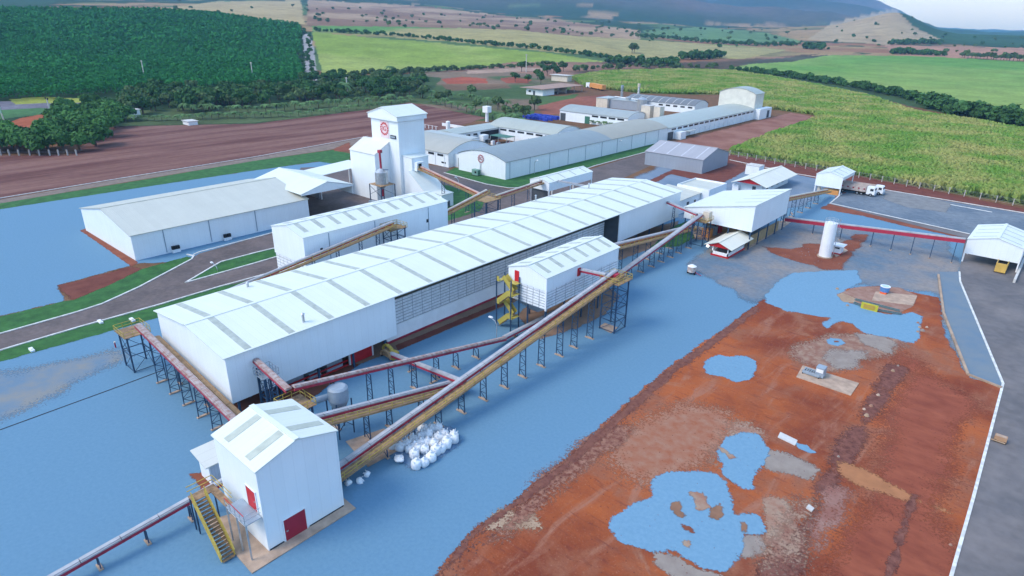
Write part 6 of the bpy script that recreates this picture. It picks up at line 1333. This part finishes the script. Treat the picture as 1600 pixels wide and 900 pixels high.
# cane fields: blade tufts as one mass each
def crop(name, label, poly, M, dens, h0, h1, wdt, seed, rmax, per=5, far=None):
    rg = np.random.RandomState(seed); P = [GT(*p) for p in poly]; xs = [p[0] for p in P]; ys = [p[1] for p in P]
    area = (max(xs)-min(xs))*(max(ys)-min(ys)); n = int(min(area*dens, 1500000)); X = rg.uniform(min(xs), max(xs), n); Y = rg.uniform(min(ys), max(ys), n)
    ok = inpoly(X, Y, [(p[0], p[1]) for p in P]) & (np.hypot(X, Y) < rmax); X = X[ok]; Y = Y[ok]
    r = np.hypot(X, Y); keep = rg.rand(len(X)) < np.clip((300/np.maximum(r, 300))**1.6, .08, 1); X = X[keep]; Y = Y[keep]; r = r[keep]; Z = hz(X, Y); k = len(X)
    gro = .75+.5*fbm(X/14, Y/14, 3, 77); hh = rg.uniform(h0, h1, k)*gro; sc = np.clip(r/300, 1, 3)
    V = []; N_ = k*per; a = rg.uniform(0, 6.28, N_); lean = rg.uniform(.25, 1.0, N_); X = np.repeat(X, per); Y = np.repeat(Y, per); Z = np.repeat(Z, per); hh = np.repeat(hh, per); sc = np.repeat(sc, per)
    ca, sa = np.cos(a), np.sin(a); w_ = wdt*sc
    b0 = np.stack([X-sa*w_, Y+ca*w_, Z], 1); b1 = np.stack([X+sa*w_, Y-ca*w_, Z], 1); m_ = np.stack([X+ca*lean*hh*.35, Y+sa*lean*hh*.35, Z+hh], 1); t_ = np.stack([X+ca*lean*hh*.9+sa*w_*1.3, Y+sa*lean*hh*.9-ca*w_*1.3, Z+hh*(1.05-lean*.45)], 1)
    VV = np.stack([b0, b1, t_, m_], 1).reshape(-1, 3); me = bpy.data.meshes.new(name); nf = N_; print(name, nf)
    me.vertices.add(len(VV)); me.vertices.foreach_set('co', VV.ravel()); me.loops.add(nf*4); me.loops.foreach_set('vertex_index', np.arange(nf*4, dtype=np.int32)); me.polygons.add(nf); me.polygons.foreach_set('loop_start', np.arange(0, nf*4, 4, dtype=np.int32)); me.update(calc_edges=True)
    me.materials.append(M); ob = bpy.data.objects.new(name, me); COL.objects.link(ob); ob['kind'] = 'stuff'; ob['label'] = label
cane = mat('cane_leaf', (.17, .33, .06), .8, c2=(.40, .40, .14), scale=.045, detail=10, spec=.15, thr=(.40, .60), coarse=.35)
CPOLY = [(893, 122), (940, 114), (1060, 110), (1150, 113), (1230, 126), (1350, 151), (1430, 178), (1600, 206), (1800, 240), (1800, 362), (1600, 321), (1436, 292), (1275, 263), (1142, 240), (1180, 225), (1282, 186), (1270, 180), (1200, 170), (1150, 148), (1080, 148), (1000, 146), (912, 136)]
sheet('field', CPOLY, mat('cane_floor', (.12, .15, .04), .95, c2=(.18, .18, .07), scale=.1), .016, .5, 3, soft=0)
crop('cane_field', 'tall tufted yellow green sugar cane behind the wire fence', CPOLY, cane, 2.2, 1.6, 2.8, .10, 1, 760, per=5)
crop('grass_tufts', 'dry grass tufts on the road verge by the cane', [(1130, 240), (1290, 266), (1290, 262), (1140, 236)], MATS['cane_leaf'], 1, .4, .8, .08, 4, 400)
# ------------------------------------------------------------------ haze
hb = MB(); hb.box(-12500, 12500, -12500, 12500, -40, 1500, mat('tmp', (1, 1, 1)))
HZ = bpy.data.materials.new('haze'); HZ.use_nodes = True; n = HZ.node_tree; n.nodes.remove(n.nodes['Principled BSDF'])
pv_ = n.nodes.new('ShaderNodeVolumePrincipled'); pv_.inputs['Color'].default_value = (.30, .60, 1, 1); pv_.inputs['Density'].default_value = .000095; pv_.inputs['Anisotropy'].default_value = 0
n.links.new(pv_.outputs[0], n.nodes['Material Output'].inputs['Volume'])
hb.ms = [HZ]; ho = hb.build('haze'); ho['kind'] = 'stuff'; ho['label'] = 'pale blue haze over the far hills'

# ------------------------------------------------------------------ labels that single repeats out, by their order in view
bpy.context.view_layer.update()
def ordinal(n): return str(n)+('th' if 10 <= n % 100 <= 20 else {1: 'st', 2: 'nd', 3: 'rd'}.get(n % 10, 'th'))
WHAT = {'mango grove at the left': 'round mango tree from the left in the dense grove at the left edge', 'young palms behind the plowed field': 'small young palm from the left in the row behind the plowed field',
 'taller palms behind the plowed field': 'taller palm from the left in the second row behind the plowed field', 'palms on the grass': 'scattered palm from the left on the grass behind the workshops', 'tall mature palms': 'tall mature palm from the left above the tree belt',
 'spreading trees on the grass': 'spreading tree from the left on the grass behind the water tower', 'dark trees near the hut': 'dark bushy tree from the left near the flat roofed hut', 'bulk bags in the heap': 'white bulk bag from the left in the heap of bags',
 'bulk bags under the conveyor end': 'white bulk bag from the left under the low end of the longest conveyor', 'palms at the green door workshop': 'small palm from the left at the green door workshop', 'distant power poles': 'distant power pole from the left rising behind the trees',
 'rubble chunks on the worksite': 'pale rubble chunk from the left on the red worksite', 'machines in the courtyard': 'small workshop machine from the left by the green courtyard canopy', 'round clump of big dark trees': 'big dark tree from the left in the clump ending the tree line',
 'tall clump by the track': 'tall tree from the left in the clump between tan field and track', 'hedge at the far right': 'tree from the left in the hedge behind the bright green field', 'tall bare topped trees': 'tall bare topped tree from the left above the dark clump'}
for g_, ph in WHAT.items():
    obs = [o for o in bpy.data.objects if o.get('group') == g_]
    obs.sort(key=lambda o: float(projn(np.array([list(o.matrix_world.translation)]))[0][0]))
    for i, o in enumerate(obs): o['label'] = ordinal(i+1)+' '+ph
